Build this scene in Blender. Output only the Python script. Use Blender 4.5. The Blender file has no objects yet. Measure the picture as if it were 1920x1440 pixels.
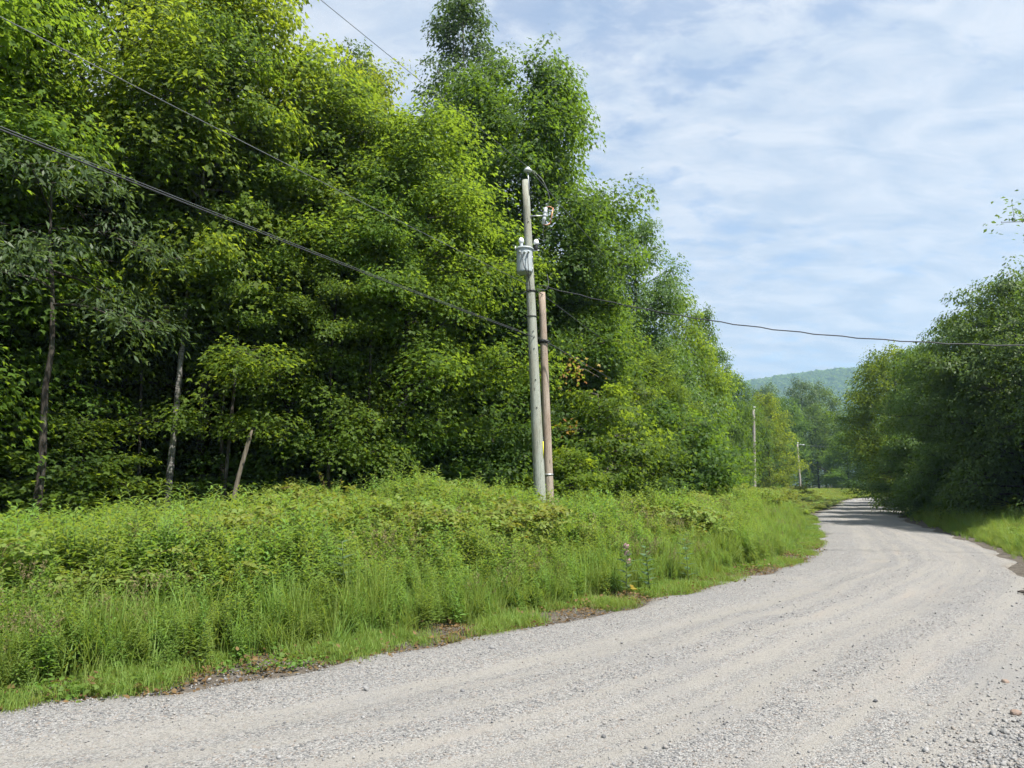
import bpy, math, random
import numpy as np
R_ = math.radians
scene = bpy.context.scene
COL = scene.collection

# ------------------------------------------------------------------ camera
cam_d = bpy.data.cameras.new('camera'); cam = bpy.data.objects.new('camera', cam_d); COL.objects.link(cam)
cam.location = (0, 0, 1.65); cam.rotation_euler = (R_(90 + 8.1), 0, 0)
cam_d.sensor_width = 36; cam_d.lens = 36 * 1350 / 1920; cam_d.clip_start = 0.05; cam_d.clip_end = 9000
scene.camera = cam
# ------------------------------------------------------------------ light
SUN_EL, SUN_AZ = 57.0, 136.0            # degrees; azimuth measured from the view direction (+Y) to the right (+X)
world = bpy.data.worlds.new('World'); scene.world = world; world.use_nodes = True
wn = world.node_tree; wn.nodes.clear()
def wnode(t, **kw):
    n = wn.nodes.new(t)
    for k, v in kw.items(): setattr(n, k, v)
    return n
sky = wnode('ShaderNodeTexSky', sky_type='NISHITA', sun_disc=False, sun_elevation=R_(SUN_EL), sun_rotation=R_(SUN_AZ))
sky.air_density = 1.0; sky.dust_density = 1.2; sky.ozone_density = 1.5
tc = wnode('ShaderNodeTexCoord'); sep = wnode('ShaderNodeSeparateXYZ'); wn.links.new(tc.outputs['Generated'], sep.inputs[0])
def wmath(op, a, b=None, clamp=False):
    m = wnode('ShaderNodeMath', operation=op); m.use_clamp = clamp
    for i, v in enumerate((a, b)):
        if v is None: continue
        if isinstance(v, (int, float)): m.inputs[i].default_value = v
        else: wn.links.new(v, m.inputs[i])
    return m.outputs[0]
zz = wmath('ADD', wmath('MAXIMUM', sep.outputs[2], 0.0), 0.30)
cmb = wnode('ShaderNodeCombineXYZ')
wn.links.new(wmath('DIVIDE', sep.outputs[0], zz), cmb.inputs[0]); wn.links.new(wmath('DIVIDE', sep.outputs[1], zz), cmb.inputs[1])
def cloudnoise(scale, detail, rough, dist, rot, sc, off=(0, 0, 0)):
    mp = wnode('ShaderNodeMapping'); mp.inputs['Rotation'].default_value = (0, 0, R_(rot)); mp.inputs['Scale'].default_value = sc
    mp.inputs['Location'].default_value = off
    wn.links.new(cmb.outputs[0], mp.inputs[0])
    n = wnode('ShaderNodeTexNoise'); n.inputs['Scale'].default_value = scale; n.inputs['Detail'].default_value = detail
    n.inputs['Roughness'].default_value = rough; n.inputs['Distortion'].default_value = dist
    wn.links.new(mp.outputs[0], n.inputs['Vector']); return n.outputs['Fac']
n1 = cloudnoise(2.2, 7, 0.55, 0.3, 20, (1, 1, 1), (3.1, 1.7, 0))
n2 = cloudnoise(12.0, 5, 0.6, 0.3, 35, (0.8, 1.35, 1))
mixn = wmath('ADD', wmath('MULTIPLY', n1, 0.5), wmath('MULTIPLY', n2, 0.5))
mask = wnode('ShaderNodeMapRange', interpolation_type='SMOOTHSTEP'); wn.links.new(mixn, mask.inputs[0])
mask.inputs[1].default_value = 0.37; mask.inputs[2].default_value = 0.51; mask.inputs[3].default_value = 0.42; mask.inputs[4].default_value = 0.93
cloudcol = wnode('ShaderNodeMixRGB'); cloudcol.inputs[1].default_value = (2.85, 3.25, 3.9, 1); cloudcol.inputs[2].default_value = (4.0, 4.15, 4.45, 1)
n3 = cloudnoise(9.0, 6, 0.6, 0.4, 35, (0.7, 1.4, 1), (7, 2, 0))
r3 = wnode('ShaderNodeMapRange'); wn.links.new(n3, r3.inputs[0]); r3.inputs[1].default_value = 0.36; r3.inputs[2].default_value = 0.62
wn.links.new(r3.outputs[0], cloudcol.inputs[0])
wmix = wnode('ShaderNodeMixRGB'); wn.links.new(mask.outputs[0], wmix.inputs[0]); wn.links.new(sky.outputs[0], wmix.inputs[1]); wn.links.new(cloudcol.outputs[0], wmix.inputs[2])
bg = wnode('ShaderNodeBackground'); bg.inputs['Strength'].default_value = 0.085; wn.links.new(wmix.outputs[0], bg.inputs[0])
wo = wnode('ShaderNodeOutputWorld'); wn.links.new(bg.outputs[0], wo.inputs[0])
sun_d = bpy.data.lights.new('sun', 'SUN'); sun = bpy.data.objects.new('sun', sun_d); COL.objects.link(sun)
sun_d.energy = 4.5; sun_d.angle = R_(0.6); sun_d.color = (1.0, 0.955, 0.88)
sun.rotation_euler = (R_(90 - SUN_EL), 0, R_(180 - SUN_AZ)); sun.location = (30, 15, 60)
vs = scene.view_settings; vs.view_transform = 'Standard'; vs.look = 'None'; vs.exposure = 1.32; vs.gamma = 1.0
cy = scene.cycles
cy.max_bounces = 6; cy.diffuse_bounces = 3; cy.glossy_bounces = 2; cy.transmission_bounces = 5; cy.transparent_max_bounces = 6; cy.volume_bounces = 0
cy.use_denoising = True; cy.use_adaptive_sampling = True; cy.adaptive_threshold = 0.02; cy.adaptive_min_samples = 20; cy.caustics_reflective = False; cy.caustics_refractive = False
scene.render.use_persistent_data = False

# ------------------------------------------------------------------ helpers
rng = np.random.default_rng(7)
def tag(o, label=None, cat=None, group=None, kind=None):
    for k, v in (('label', label), ('category', cat), ('group', group), ('kind', kind)):
        if v: o[k] = v
    return o
def link(name, data, parent=None):
    o = bpy.data.objects.new(name, data); COL.objects.link(o)
    if parent: o.parent = parent
    return o
def empty(name, loc, rz=0):
    o = link(name, None); o.location = loc; o.rotation_euler = (0, 0, rz); o.empty_display_size = 0.3; return o
def mesh_np(name, V, polys, mat=None, face_attr=None, smooth=False, matidx=None):
    """V (n,3); polys list of (m,k) index arrays"""
    me = bpy.data.meshes.new(name)
    V = np.asarray(V, np.float32); me.vertices.add(len(V)); me.vertices.foreach_set('co', V.ravel())
    loops = np.concatenate([np.asarray(p, np.int32).ravel() for p in polys])
    sizes = np.concatenate([np.full(len(p), np.asarray(p).shape[1], np.int32) for p in polys])
    starts = np.concatenate([[0], np.cumsum(sizes)[:-1]]).astype(np.int32)
    me.loops.add(len(loops)); me.loops.foreach_set('vertex_index', loops)
    me.polygons.add(len(sizes)); me.polygons.foreach_set('loop_start', starts)
    if smooth: me.polygons.foreach_set('use_smooth', np.ones(len(sizes), bool))
    if matidx is not None: me.polygons.foreach_set('material_index', np.asarray(matidx, np.int32))
    me.update(calc_edges=True)
    if face_attr is not None:
        a = me.attributes.new('tint', 'FLOAT', 'FACE'); a.data.foreach_set('value', np.asarray(face_attr, np.float32))
    if mat is not None:
        for m in (mat if isinstance(mat, (list, tuple)) else [mat]): me.materials.append(m)
    return me
class Geo:
    """collects polygons of 3 or 4 corners"""
    def __init__(s): s.V = []; s.T = []; s.Q = []; s.n = 0
    def add(s, V, T=None, Q=None):
        V = np.asarray(V, float)
        if T is not None and len(T): s.T.append(np.asarray(T) + s.n)
        if Q is not None and len(Q): s.Q.append(np.asarray(Q) + s.n)
        s.V.append(V); s.n += len(V)
    def tube(s, P, r, n=8, cap=True):
        P = np.asarray(P, float); k = len(P); r = np.broadcast_to(np.asarray(r, float), (k,))
        d = np.gradient(P, axis=0); d /= np.linalg.norm(d, axis=1)[:, None] + 1e-9
        ref = np.where(np.abs(d[:, 2:3]) > 0.9, np.array([[1., 0, 0]]), np.array([[0, 0, 1.]]))
        if np.abs(d[:, 2]).mean() > 0.6: ref = np.tile([[1., 0, 0]], (k, 1))
        a = np.cross(ref, d); a /= np.linalg.norm(a, axis=1)[:, None] + 1e-9; b = np.cross(d, a)
        t = np.arange(n) * 2 * np.pi / n
        V = P[:, None] + r[:, None, None] * (np.cos(t)[None, :, None] * a[:, None] + np.sin(t)[None, :, None] * b[:, None])
        i = np.arange(k - 1)[:, None] * n; j = np.arange(n)[None]; j2 = (j + 1) % n
        Q = np.stack([i + j, i + j2, i + n + j2, i + n + j], -1).reshape(-1, 4)
        V = V.reshape(-1, 3); T = []
        if cap:
            V = np.vstack([V, P[:1], P[-1:]]); c0 = k * n
            T = [(c0, (q + 1) % n, q) for q in range(n)] + [(c0 + 1, (k - 1) * n + q, (k - 1) * n + (q + 1) % n) for q in range(n)]
        s.add(V, T if cap else None, Q)
    def lathe(s, prof, c=(0, 0, 0), n=14, axis=None):
        """prof: list of (r, z)"""
        t = np.arange(n) * 2 * np.pi / n; k = len(prof)
        V = np.array([[r * np.cos(x), r * np.sin(x), z] for r, z in prof for x in t])
        if axis is not None:
            ax = np.asarray(axis, float); ax /= np.linalg.norm(ax)
            u = np.cross([0, 1, 0] if abs(ax[1]) < 0.9 else [1, 0, 0], ax); u /= np.linalg.norm(u); w = np.cross(ax, u)
            V = V[:, :1] * u + V[:, 1:2] * w + V[:, 2:] * ax
        i = np.arange(k - 1)[:, None] * n; j = np.arange(n)[None]; j2 = (j + 1) % n
        Q = np.stack([i + j, i + j2, i + n + j2, i + n + j], -1).reshape(-1, 4)
        s.add(V + np.asarray(c), None, Q)
    def box(s, c, size, rot=None):
        x, y, z = np.asarray(size) / 2
        V = np.array([[a, b, d] for a in (-x, x) for b in (-y, y) for d in (-z, z)], float)
        if rot is not None: V = V @ np.asarray(rot).T
        s.add(V + np.asarray(c), None, [(0, 1, 3, 2), (4, 6, 7, 5), (0, 4, 5, 1), (2, 3, 7, 6), (0, 2, 6, 4), (1, 5, 7, 3)])
    def mesh(s, name, mat, smooth=True, tint=None):
        P = [np.concatenate(x) for x in (s.T, s.Q) if x]
        return mesh_np(name, np.concatenate(s.V), P, mat, tint, smooth)
    def build(s, name, mat, parent=None, smooth=True):
        return link(name, s.mesh(name, mat, smooth), parent)

# ------------------------------------------------------------------ materials
def mat_new(name):
    m = bpy.data.materials.new(name); m.use_nodes = True; nt = m.node_tree; nt.nodes.clear()
    out = nt.nodes.new('ShaderNodeOutputMaterial'); return m, nt, out
class NT:
    def __init__(s, nt): s.nt = nt
    def n(s, t, **kw):
        x = s.nt.nodes.new(t)
        for k, v in kw.items(): setattr(x, k, v)
        return x
    def l(s, a, b): s.nt.links.new(a, b)
    def put(s, sock, v):
        if hasattr(v, 'links'): s.l(v, sock)
        else: sock.default_value = v
    def math(s, op, a, b=0.0, clamp=False):
        x = s.n('ShaderNodeMath', operation=op); x.use_clamp = clamp; s.put(x.inputs[0], a); s.put(x.inputs[1], b); return x.outputs[0]
    def noise(s, vec, scale, detail=4, rough=0.55, dist=0.0):
        x = s.n('ShaderNodeTexNoise'); s.put(x.inputs['Vector'], vec); x.inputs['Scale'].default_value = scale
        x.inputs['Detail'].default_value = detail; x.inputs['Roughness'].default_value = rough; x.inputs['Distortion'].default_value = dist
        return x.outputs['Fac']
    def vor(s, vec, scale, feature='F1', out='Distance', rand=1.0):
        x = s.n('ShaderNodeTexVoronoi', feature=feature); s.put(x.inputs['Vector'], vec); x.inputs['Scale'].default_value = scale
        x.inputs['Randomness'].default_value = rand; return x.outputs[out]
    def ramp(s, fac, lo, hi, a=0.0, b=1.0, smooth=True):
        x = s.n('ShaderNodeMapRange'); x.interpolation_type = 'SMOOTHSTEP' if smooth else 'LINEAR'
        s.put(x.inputs[0], fac); x.inputs[1].default_value = lo; x.inputs[2].default_value = hi; x.inputs[3].default_value = a; x.inputs[4].default_value = b
        return x.outputs[0]
    def mix(s, fac, a, b, mode='MIX'):
        x = s.n('ShaderNodeMixRGB', blend_type=mode); s.put(x.inputs[0], fac)
        for i, v in ((1, a), (2, b)): s.put(x.inputs[i], v if hasattr(v, 'links') else (*v, 1) if len(v) == 3 else v)
        return x.outputs[0]
    def map(s, vec, sc=(1, 1, 1), rot=(0, 0, 0), loc=(0, 0, 0)):
        x = s.n('ShaderNodeMapping'); s.l(vec, x.inputs[0]); x.inputs['Scale'].default_value = sc; x.inputs['Rotation'].default_value = rot; x.inputs['Location'].default_value = loc
        return x.outputs[0]
    def bump(s, h, strength, dist):
        x = s.n('ShaderNodeBump'); s.l(h, x.inputs['Height']); x.inputs['Strength'].default_value = strength; x.inputs['Distance'].default_value = dist
        return x.outputs[0]
def leaf_mat(name, col, trans, col2=None, gloss=0.45, spec=0.35, tr=0.4, hue=0.06, red=0.0):
    m, nt, out = mat_new(name); N = NT(nt)
    at = N.n('ShaderNodeAttribute'); at.attribute_name = 'tint'
    oi = N.n('ShaderNodeObjectInfo')
    c2 = col2 or tuple(x * 0.62 for x in col)
    c = N.mix(at.outputs['Fac'], c2, col)
    v = N.math('ADD', N.math('MULTIPLY', oi.outputs['Random'], hue), 0.5 - hue / 2)
    h1 = N.n('ShaderNodeHueSaturation'); N.l(v, h1.inputs['Hue']); N.l(c, h1.inputs['Color'])
    N.put(h1.inputs['Value'], N.math('ADD', N.math('MULTIPLY', oi.outputs['Random'], 0.3), 0.85))
    t = N.mix(at.outputs['Fac'], tuple(x * 0.7 for x in trans), trans)
    h2 = N.n('ShaderNodeHueSaturation'); N.l(v, h2.inputs['Hue']); N.l(t, h2.inputs['Color'])
    cc, tt = h1.outputs[0], h2.outputs[0]
    if red:
        k = N.ramp(at.outputs['Fac'], 1.0 - red, 1.0 - red + 0.01)
        cc = N.mix(k, cc, (0.22, 0.085, 0.03)); tt = N.mix(k, tt, (0.25, 0.09, 0.02))
    p = N.n('ShaderNodeBsdfPrincipled'); N.l(cc, p.inputs['Base Color']); p.inputs['Roughness'].default_value = gloss
    p.inputs['Specular IOR Level'].default_value = spec
    tl = N.n('ShaderNodeBsdfTranslucent'); N.l(tt, tl.inputs['Color'])
    mx = N.n('ShaderNodeMixShader'); mx.inputs[0].default_value = tr; N.l(p.outputs[0], mx.inputs[1]); N.l(tl.outputs[0], mx.inputs[2])
    N.l(mx.outputs[0], out.inputs[0]); return m
def plain(name, col, rough=0.6, metal=0.0, var=0.15, scale=12.0, spec=0.4, bump=0.0):
    m, nt, out = mat_new(name); N = NT(nt); tcn = N.n('ShaderNodeTexCoord'); o = tcn.outputs['Object']
    f = N.noise(o, scale, 5, 0.6)
    c = N.mix(N.ramp(f, 0.3, 0.7), tuple(x * (1 - var) for x in col), tuple(min(1, x * (1 + var)) for x in col))
    p = N.n('ShaderNodeBsdfPrincipled'); N.l(c, p.inputs['Base Color']); p.inputs['Roughness'].default_value = rough; p.inputs['Metallic'].default_value = metal
    p.inputs['Specular IOR Level'].default_value = spec
    if bump: N.l(N.bump(N.noise(o, scale * 3, 6, 0.65), bump, 0.01), p.inputs['Normal'])
    N.l(p.outputs[0], out.inputs[0]); return m
def bark_mat(name, a, b, sc=(9, 9, 1.6), birch=False):
    m, nt, out = mat_new(name); N = NT(nt); o = N.n('ShaderNodeTexCoord').outputs['Object']
    f = N.noise(N.map(o, sc), 2.2, 6, 0.65, 0.4); g = N.noise(o, 1.3, 3)
    c = N.mix(N.ramp(f, 0.35, 0.68), a, b); c = N.mix(N.ramp(g, 0.5, 0.7, 0, 0.5), c, (0.13, 0.14, 0.10))
    if birch:
        k = N.noise(N.map(o, (3, 3, 18)), 2.0, 3, 0.6); c = N.mix(N.ramp(k, 0.53, 0.62), c, (0.035, 0.03, 0.027))
        c = N.mix(N.ramp(N.noise(o, 2.2, 3), 0.52, 0.64, 0, .8), c, (0.05, 0.047, 0.042))
    p = N.n('ShaderNodeBsdfPrincipled'); N.l(c, p.inputs['Base Color']); p.inputs['Roughness'].default_value = 0.9; p.inputs['Specular IOR Level'].default_value = 0.2
    N.l(N.bump(f, 0.7, 0.03), p.inputs['Normal']); N.l(p.outputs[0], out.inputs[0]); return m
def pole_mat(name, a, b, c3):
    m, nt, out = mat_new(name); N = NT(nt); o = N.n('ShaderNodeTexCoord').outputs['Object']
    grain = N.noise(N.map(o, (30, 30, 0.7)), 2.5, 6, 0.7); blot = N.noise(N.map(o, (2.5, 2.5, 0.5)), 1.4, 4)
    fine = N.noise(N.map(o, (60, 60, 2)), 3, 3)
    c = N.mix(N.ramp(grain, 0.32, 0.68), a, b); c = N.mix(N.ramp(blot, 0.45, 0.68, 0, 0.75), c, c3)
    knots = N.ramp(N.vor(N.map(o, (6, 6, 1.6)), 1.0), 0.05, 0.11, 1, 0); c = N.mix(N.math('MULTIPLY', knots, 0.8), c, (0.05, 0.04, 0.03))
    c = N.mix(N.ramp(fine, 0.56, 0.66, 0, 0.55), c, tuple(x * 0.35 for x in a))
    crack = N.noise(N.map(o, (22, 22, 0.35)), 1.6, 3, 0.5, 0.3); c = N.mix(N.ramp(N.math('ABSOLUTE', N.math('SUBTRACT', crack, 0.5)), 0.0, 0.012, 0.85, 0), c, tuple(x * 0.2 for x in a))
    p = N.n('ShaderNodeBsdfPrincipled'); N.l(c, p.inputs['Base Color']); p.inputs['Roughness'].default_value = 0.85; p.inputs['Specular IOR Level'].default_value = 0.25
    N.l(N.bump(grain, 0.6, 0.012), p.inputs['Normal']); N.l(p.outputs[0], out.inputs[0]); return m

M = {}
M['maple'] = leaf_mat('maple_leaf', (0.086, 0.148, 0.020), (0.31, 0.44, 0.032), tr=0.52, hue=0.022, spec=0.2, gloss=0.55)
M['maple_dark'] = leaf_mat('maple_leaf_dark', (0.060, 0.112, 0.020), (0.22, 0.35, 0.026), tr=0.48, hue=0.02, spec=0.2, gloss=0.55)
M['maple_yellow'] = leaf_mat('maple_leaf_yellow', (0.118, 0.178, 0.020), (0.41, 0.51, 0.03), tr=0.53, hue=0.02, spec=0.2, gloss=0.55)
M['poplar'] = leaf_mat('poplar_leaf', (0.070, 0.112, 0.034), (0.15, 0.25, 0.04), tr=0.38, gloss=0.5, spec=0.25, hue=0.02)
M['beech'] = leaf_mat('beech_leaf', (0.086, 0.146, 0.036), (0.22, 0.35, 0.038), tr=0.42, gloss=0.5, spec=0.25, hue=0.015)
M['willow'] = leaf_mat('willow_leaf', (0.085, 0.14, 0.055), (0.17, 0.28, 0.06), tr=0.38, gloss=0.5, spec=0.3, hue=0.02)
M['goldenrod'] = leaf_mat('goldenrod_leaf', (0.148, 0.224, 0.048), (0.36, 0.50, 0.055), (0.110, 0.182, 0.042), tr=0.45, hue=0.04, spec=0.2, gloss=0.55)
M['bramble'] = leaf_mat('bramble_leaf', (0.205, 0.242, 0.052), (0.39, 0.46, 0.05), (0.122, 0.178, 0.037), tr=0.4, hue=0.05, red=0.03, spec=0.2, gloss=0.55)
M['grass'] = leaf_mat('grass_blade', (0.185, 0.258, 0.058), (0.40, 0.52, 0.065), (0.145, 0.22, 0.05), tr=0.45, hue=0.04, spec=0.2, gloss=0.55)
M['clover'] = leaf_mat('ground_leaf', (0.120, 0.205, 0.036), (0.28, 0.42, 0.04), tr=0.38, hue=0.03, spec=0.2, gloss=0.55)
M['milkweed'] = leaf_mat('milkweed_leaf', (0.115, 0.185, 0.085), (0.2, 0.32, 0.09), tr=0.3, hue=0.02, spec=0.2)
M['dry'] = leaf_mat('dry_leaf', (0.20, 0.13, 0.06), (0.25, 0.15, 0.05), tr=0.3, hue=0.02, spec=0.15)
M['autumn'] = leaf_mat('turned_leaf', (0.30, 0.25, 0.035), (0.5, 0.38, 0.03), (0.26, 0.12, 0.04), tr=0.4, hue=0.02, spec=0.2)
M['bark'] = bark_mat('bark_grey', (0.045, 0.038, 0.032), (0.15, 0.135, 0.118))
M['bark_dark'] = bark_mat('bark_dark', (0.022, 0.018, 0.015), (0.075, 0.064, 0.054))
M['bark_pale'] = bark_mat('bark_pale', (0.16, 0.15, 0.135), (0.34, 0.32, 0.29))
M['birch'] = bark_mat('bark_birch', (0.13, 0.124, 0.115), (0.23, 0.22, 0.205), birch=True)
M['deadwood'] = bark_mat('dead_wood', (0.09, 0.075, 0.055), (0.19, 0.165, 0.13), (14, 14, 1))
M['pole_green'] = pole_mat('treated_pole', (0.225, 0.242, 0.205), (0.325, 0.342, 0.295), (0.235, 0.22, 0.17))
M['pole_brown'] = pole_mat('brown_pole', (0.25, 0.20, 0.158), (0.365, 0.31, 0.255), (0.23, 0.16, 0.116))
M['pole_grey'] = pole_mat('grey_pole', (0.24, 0.22, 0.20), (0.36, 0.335, 0.305), (0.26, 0.235, 0.21))
M['tank'] = plain('transformer_paint', (0.34, 0.375, 0.39), 0.45, 0, 0.06, 9)
M['porcelain'] = plain('porcelain_white', (0.75, 0.75, 0.77), 0.2, 0, 0.04, 20, 0.6)
M['porcelain_grey'] = plain('porcelain_grey', (0.45, 0.48, 0.50), 0.25, 0, 0.08, 20, 0.6)
M['galv'] = plain('galvanised_steel', (0.42, 0.44, 0.45), 0.45, 0.6, 0.15, 30)
M['black_rubber'] = plain('black_rubber', (0.025, 0.025, 0.027), 0.55, 0, 0.2, 30)
M['copper'] = plain('copper_fuse', (0.45, 0.22, 0.11), 0.4, 0.3, 0.2, 40)
M['wire'] = plain('wire_black', (0.035, 0.036, 0.04), 0.45, 0.0, 0.2, 3)
M['wire_alu'] = plain('wire_aluminium', (0.15, 0.155, 0.16), 0.45, 0.4, 0.2, 3)
M['yellow'] = plain('yellow_marker', (0.62, 0.58, 0.03), 0.5, 0, 0.08, 20)
M['stem'] = plain('weed_stem', (0.10, 0.13, 0.045), 0.7, 0, 0.25, 6)
M['stem_red'] = plain('cane_stem', (0.16, 0.10, 0.05), 0.7, 0, 0.3, 6)
M['pink'] = plain('milkweed_flower', (0.30, 0.17, 0.19), 0.7, 0, 0.3, 60)
M['goldflower'] = plain('yellow_flower', (0.62, 0.52, 0.05), 0.7, 0, 0.2, 60)

def stone_mat(name, cols):
    m, nt, out = mat_new(name); N = NT(nt); oi = N.n('ShaderNodeObjectInfo'); o = N.n('ShaderNodeTexCoord').outputs['Object']
    r = N.n('ShaderNodeValToRGB'); N.l(oi.outputs['Random'], r.inputs[0]); cr = r.color_ramp
    while len(cr.elements) < len(cols): cr.elements.new(0.5)
    for i, c in enumerate(cols): cr.elements[i].position = i / (len(cols) - 1); cr.elements[i].color = (*c, 1)
    c = N.mix(N.ramp(N.noise(o, 60, 4), 0.35, 0.65, 0, 0.25), r.outputs[0], (0.12, 0.12, 0.12))
    p = N.n('ShaderNodeBsdfPrincipled'); N.l(c, p.inputs['Base Color']); p.inputs['Roughness'].default_value = 0.85; p.inputs['Specular IOR Level'].default_value = 0.3
    N.l(p.outputs[0], out.inputs[0]); return m
M['stone'] = stone_mat('gravel_stone', [(0.08, 0.082, 0.087), (0.21, 0.208, 0.205), (0.29, 0.285, 0.28), (0.14, 0.14, 0.147), (0.29, 0.28, 0.26), (0.22, 0.195, 0.17), (0.27, 0.27, 0.275)])
M['stone_red'] = stone_mat('rusty_stone', [(0.20, 0.14, 0.11), (0.24, 0.18, 0.14)])

# ------------------------------------------------------------------ road line and ground height
CL = np.array([(-60, -20), (-40, -12.5), (-25, -7.2), (-14, -2.6), (-8, 0.6), (-4.6, 2.6), (-2.3, 3.7), (0.25, 5.6), (3.55, 9.1), (6.05, 12), (9.15, 16.4), (13.1, 25.2), (16.6, 34), (20.4, 43), (28.3, 58), (43, 88), (52, 102), (66, 114), (90, 124), (130, 132)], float)
def catmull(P, k=14):
    P = np.vstack([2 * P[0] - P[1], P, 2 * P[-1] - P[-2]]); o = []
    for i in range(1, len(P) - 2):
        t = np.linspace(0, 1, k, endpoint=False)[:, None]; p0, p1, p2, p3 = P[i - 1:i + 3]
        o.append(0.5 * (2 * p1 + (p2 - p0) * t + (2 * p0 - 5 * p1 + 4 * p2 - p3) * t ** 2 + (3 * p1 - p0 - 3 * p2 + p3) * t ** 3))
    o.append(P[-2:-1]); return np.concatenate(o)
C0 = catmull(CL); seg = np.r_[0, np.cumsum(np.linalg.norm(np.diff(C0, axis=0), axis=1))]
S_ = np.arange(0, seg[-1], 0.25); CC = np.stack([np.interp(S_, seg, C0[:, 0]), np.interp(S_, seg, C0[:, 1])], 1)
TT = np.gradient(CC, axis=0); TT /= np.linalg.norm(TT, axis=1)[:, None]; NRM = np.stack([TT[:, 1], -TT[:, 0]], 1)   # right-hand normal
def sm(a, b, x): t = np.clip((np.asarray(x, float) - a) / (b - a), 0, 1); return t * t * (3 - 2 * t)
WL = np.full(len(CC), 2.35)
WR = 1.75 + 0.6 * sm(30, 50, CC[:, 1]) + 5.5 * sm(13.5, 6.0, CC[:, 1]) * sm(-30, -6, CC[:, 0])
def vnoise(x, y, s, seed=0):
    """cheap smooth value noise"""
    x = np.asarray(x, float) / s; y = np.asarray(y, float) / s; xi = np.floor(x); yi = np.floor(y); fx = x - xi; fy = y - yi
    fx = fx * fx * (3 - 2 * fx); fy = fy * fy * (3 - 2 * fy)
    def h(a, b): v = np.sin(a * 127.1 + b * 311.7 + seed * 74.7) * 43758.5453; return v - np.floor(v)
    return (h(xi, yi) * (1 - fx) + h(xi + 1, yi) * fx) * (1 - fy) + (h(xi, yi + 1) * (1 - fx) + h(xi + 1, yi + 1) * fx) * fy
def lateral(x, y):
    """signed distance outside the road: dl > 0 on the left verge, dr > 0 on the right verge; negative on the road"""
    x = np.asarray(x, float).ravel(); y = np.asarray(y, float).ravel(); dl = np.empty(len(x)); dr = np.empty(len(x)); sub = slice(None, None, 3)
    Cs, Ns, wl, wr = CC[sub], NRM[sub], WL[sub], WR[sub]
    for a in range(0, len(x), 20000):
        b = slice(a, a + 20000); D = (x[b, None] - Cs[None, :, 0]) ** 2 + (y[b, None] - Cs[None, :, 1]) ** 2; i = D.argmin(1); d = np.sqrt(D[np.arange(len(i)), i])
        sgn = np.where((x[b] - Cs[i, 0]) * Ns[i, 0] + (y[b] - Cs[i, 1]) * Ns[i, 1] > 0, 1, -1)
        dl[b] = -sgn * d - wl[i]; dr[b] = sgn * d - wr[i]
    return dl, dr
def gh(x, y, dl=None, dr=None):
    x = np.asarray(x, float); y = np.asarray(y, float); shp = x.shape
    if dl is None: dl, dr = lateral(x, y)
    x = x.ravel(); y = y.ravel()
    out = np.maximum(dl, dr)
    h = 0.28 * sm(0.4, 4.5, dl) + 0.12 * sm(0.3, 3, dr)
    h += 0.55 * np.exp(-(((x + 1.6) / 3.4) ** 2 + ((y - 16.0) / 2.2) ** 2)) * sm(1, 4, dl)
    h += 0.25 * np.exp(-(((x - 10) / 6) ** 2 + ((y - 33) / 7) ** 2)) * sm(1, 3, dl)
    h += (vnoise(x, y, 1.7, 1) - 0.5) * 0.16 * sm(0.2, 2.0, out) + (vnoise(x, y, 0.45, 2) - 0.5) * 0.035 * sm(-0.1, 0.6, out)
    h -= 0.10 * sm(0.05, -0.5, out)
    dist = np.hypot(x, y); h += sm(150, 900, dist) * 6 * (vnoise(x, y, 160, 3) - 0.3)
    return h.reshape(shp)

# ground: one sheet, fine near the camera, reaching to the horizon
def axis(lo, hi, step, far, k=1.25):
    a = list(np.arange(lo, hi + 1e-6, step)); s = step; 
    while a[-1] < far: s *= k; a.append(a[-1] + s)
    s = step; pre = []
    while (pre[-1] if pre else lo) > -far: s *= k; pre.append((pre[-1] if pre else lo) - s)
    return np.array(pre[::-1] + a)
gx = axis(-22, 40, 0.3, 4000); gy = axis(-6, 62, 0.3, 4000)
X, Y = np.meshgrid(gx, gy); Z = gh(X, Y)
ny, nx = X.shape; idx = np.arange(nx * ny).reshape(ny, nx)
Q = np.stack([idx[:-1, :-1], idx[:-1, 1:], idx[1:, 1:], idx[1:, :-1]], -1).reshape(-1, 4)
def ground_mat():
    m, nt, out = mat_new('soil'); N = NT(nt); g = N.n('ShaderNodeNewGeometry').outputs['Position']
    at = N.n('ShaderNodeAttribute'); at.attribute_name = 'zone'
    f = N.noise(g, 3.0, 8, 0.65); k = N.noise(g, 0.8, 4); fine = N.noise(g, 40, 5, 0.7)
    soil = N.mix(N.ramp(f, 0.35, 0.65), (0.06, 0.05, 0.04), (0.105, 0.09, 0.074)); soil = N.mix(N.ramp(fine, 0.45, 0.7, 0, 0.7), soil, (0.155, 0.143, 0.125))
    litter = N.mix(N.ramp(N.vor(g, 14, out='Color'), 0.3, 0.7), (0.055, 0.038, 0.025), (0.12, 0.075, 0.042))
    moss = N.mix(N.ramp(f, 0.4, 0.6), (0.045, 0.075, 0.02), (0.075, 0.11, 0.03))
    veg = N.mix(N.ramp(k, 0.4, 0.62), litter, moss)
    c = N.mix(at.outputs['Fac'], soil, veg)
    p = N.n('ShaderNodeBsdfPrincipled'); N.l(c, p.inputs['Base Color']); p.inputs['Roughness'].default_value = 0.95; p.inputs['Specular IOR Level'].default_value = 0.15
    N.l(N.bump(N.math('ADD', f, N.math('MULTIPLY', fine, 0.4)), 0.8, 0.04), p.inputs['Normal']); N.l(p.outputs[0], out.inputs[0]); return m
me = mesh_np('ground', np.stack([X.ravel(), Y.ravel(), Z.ravel()], 1), [Q], ground_mat(), smooth=True)
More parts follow.
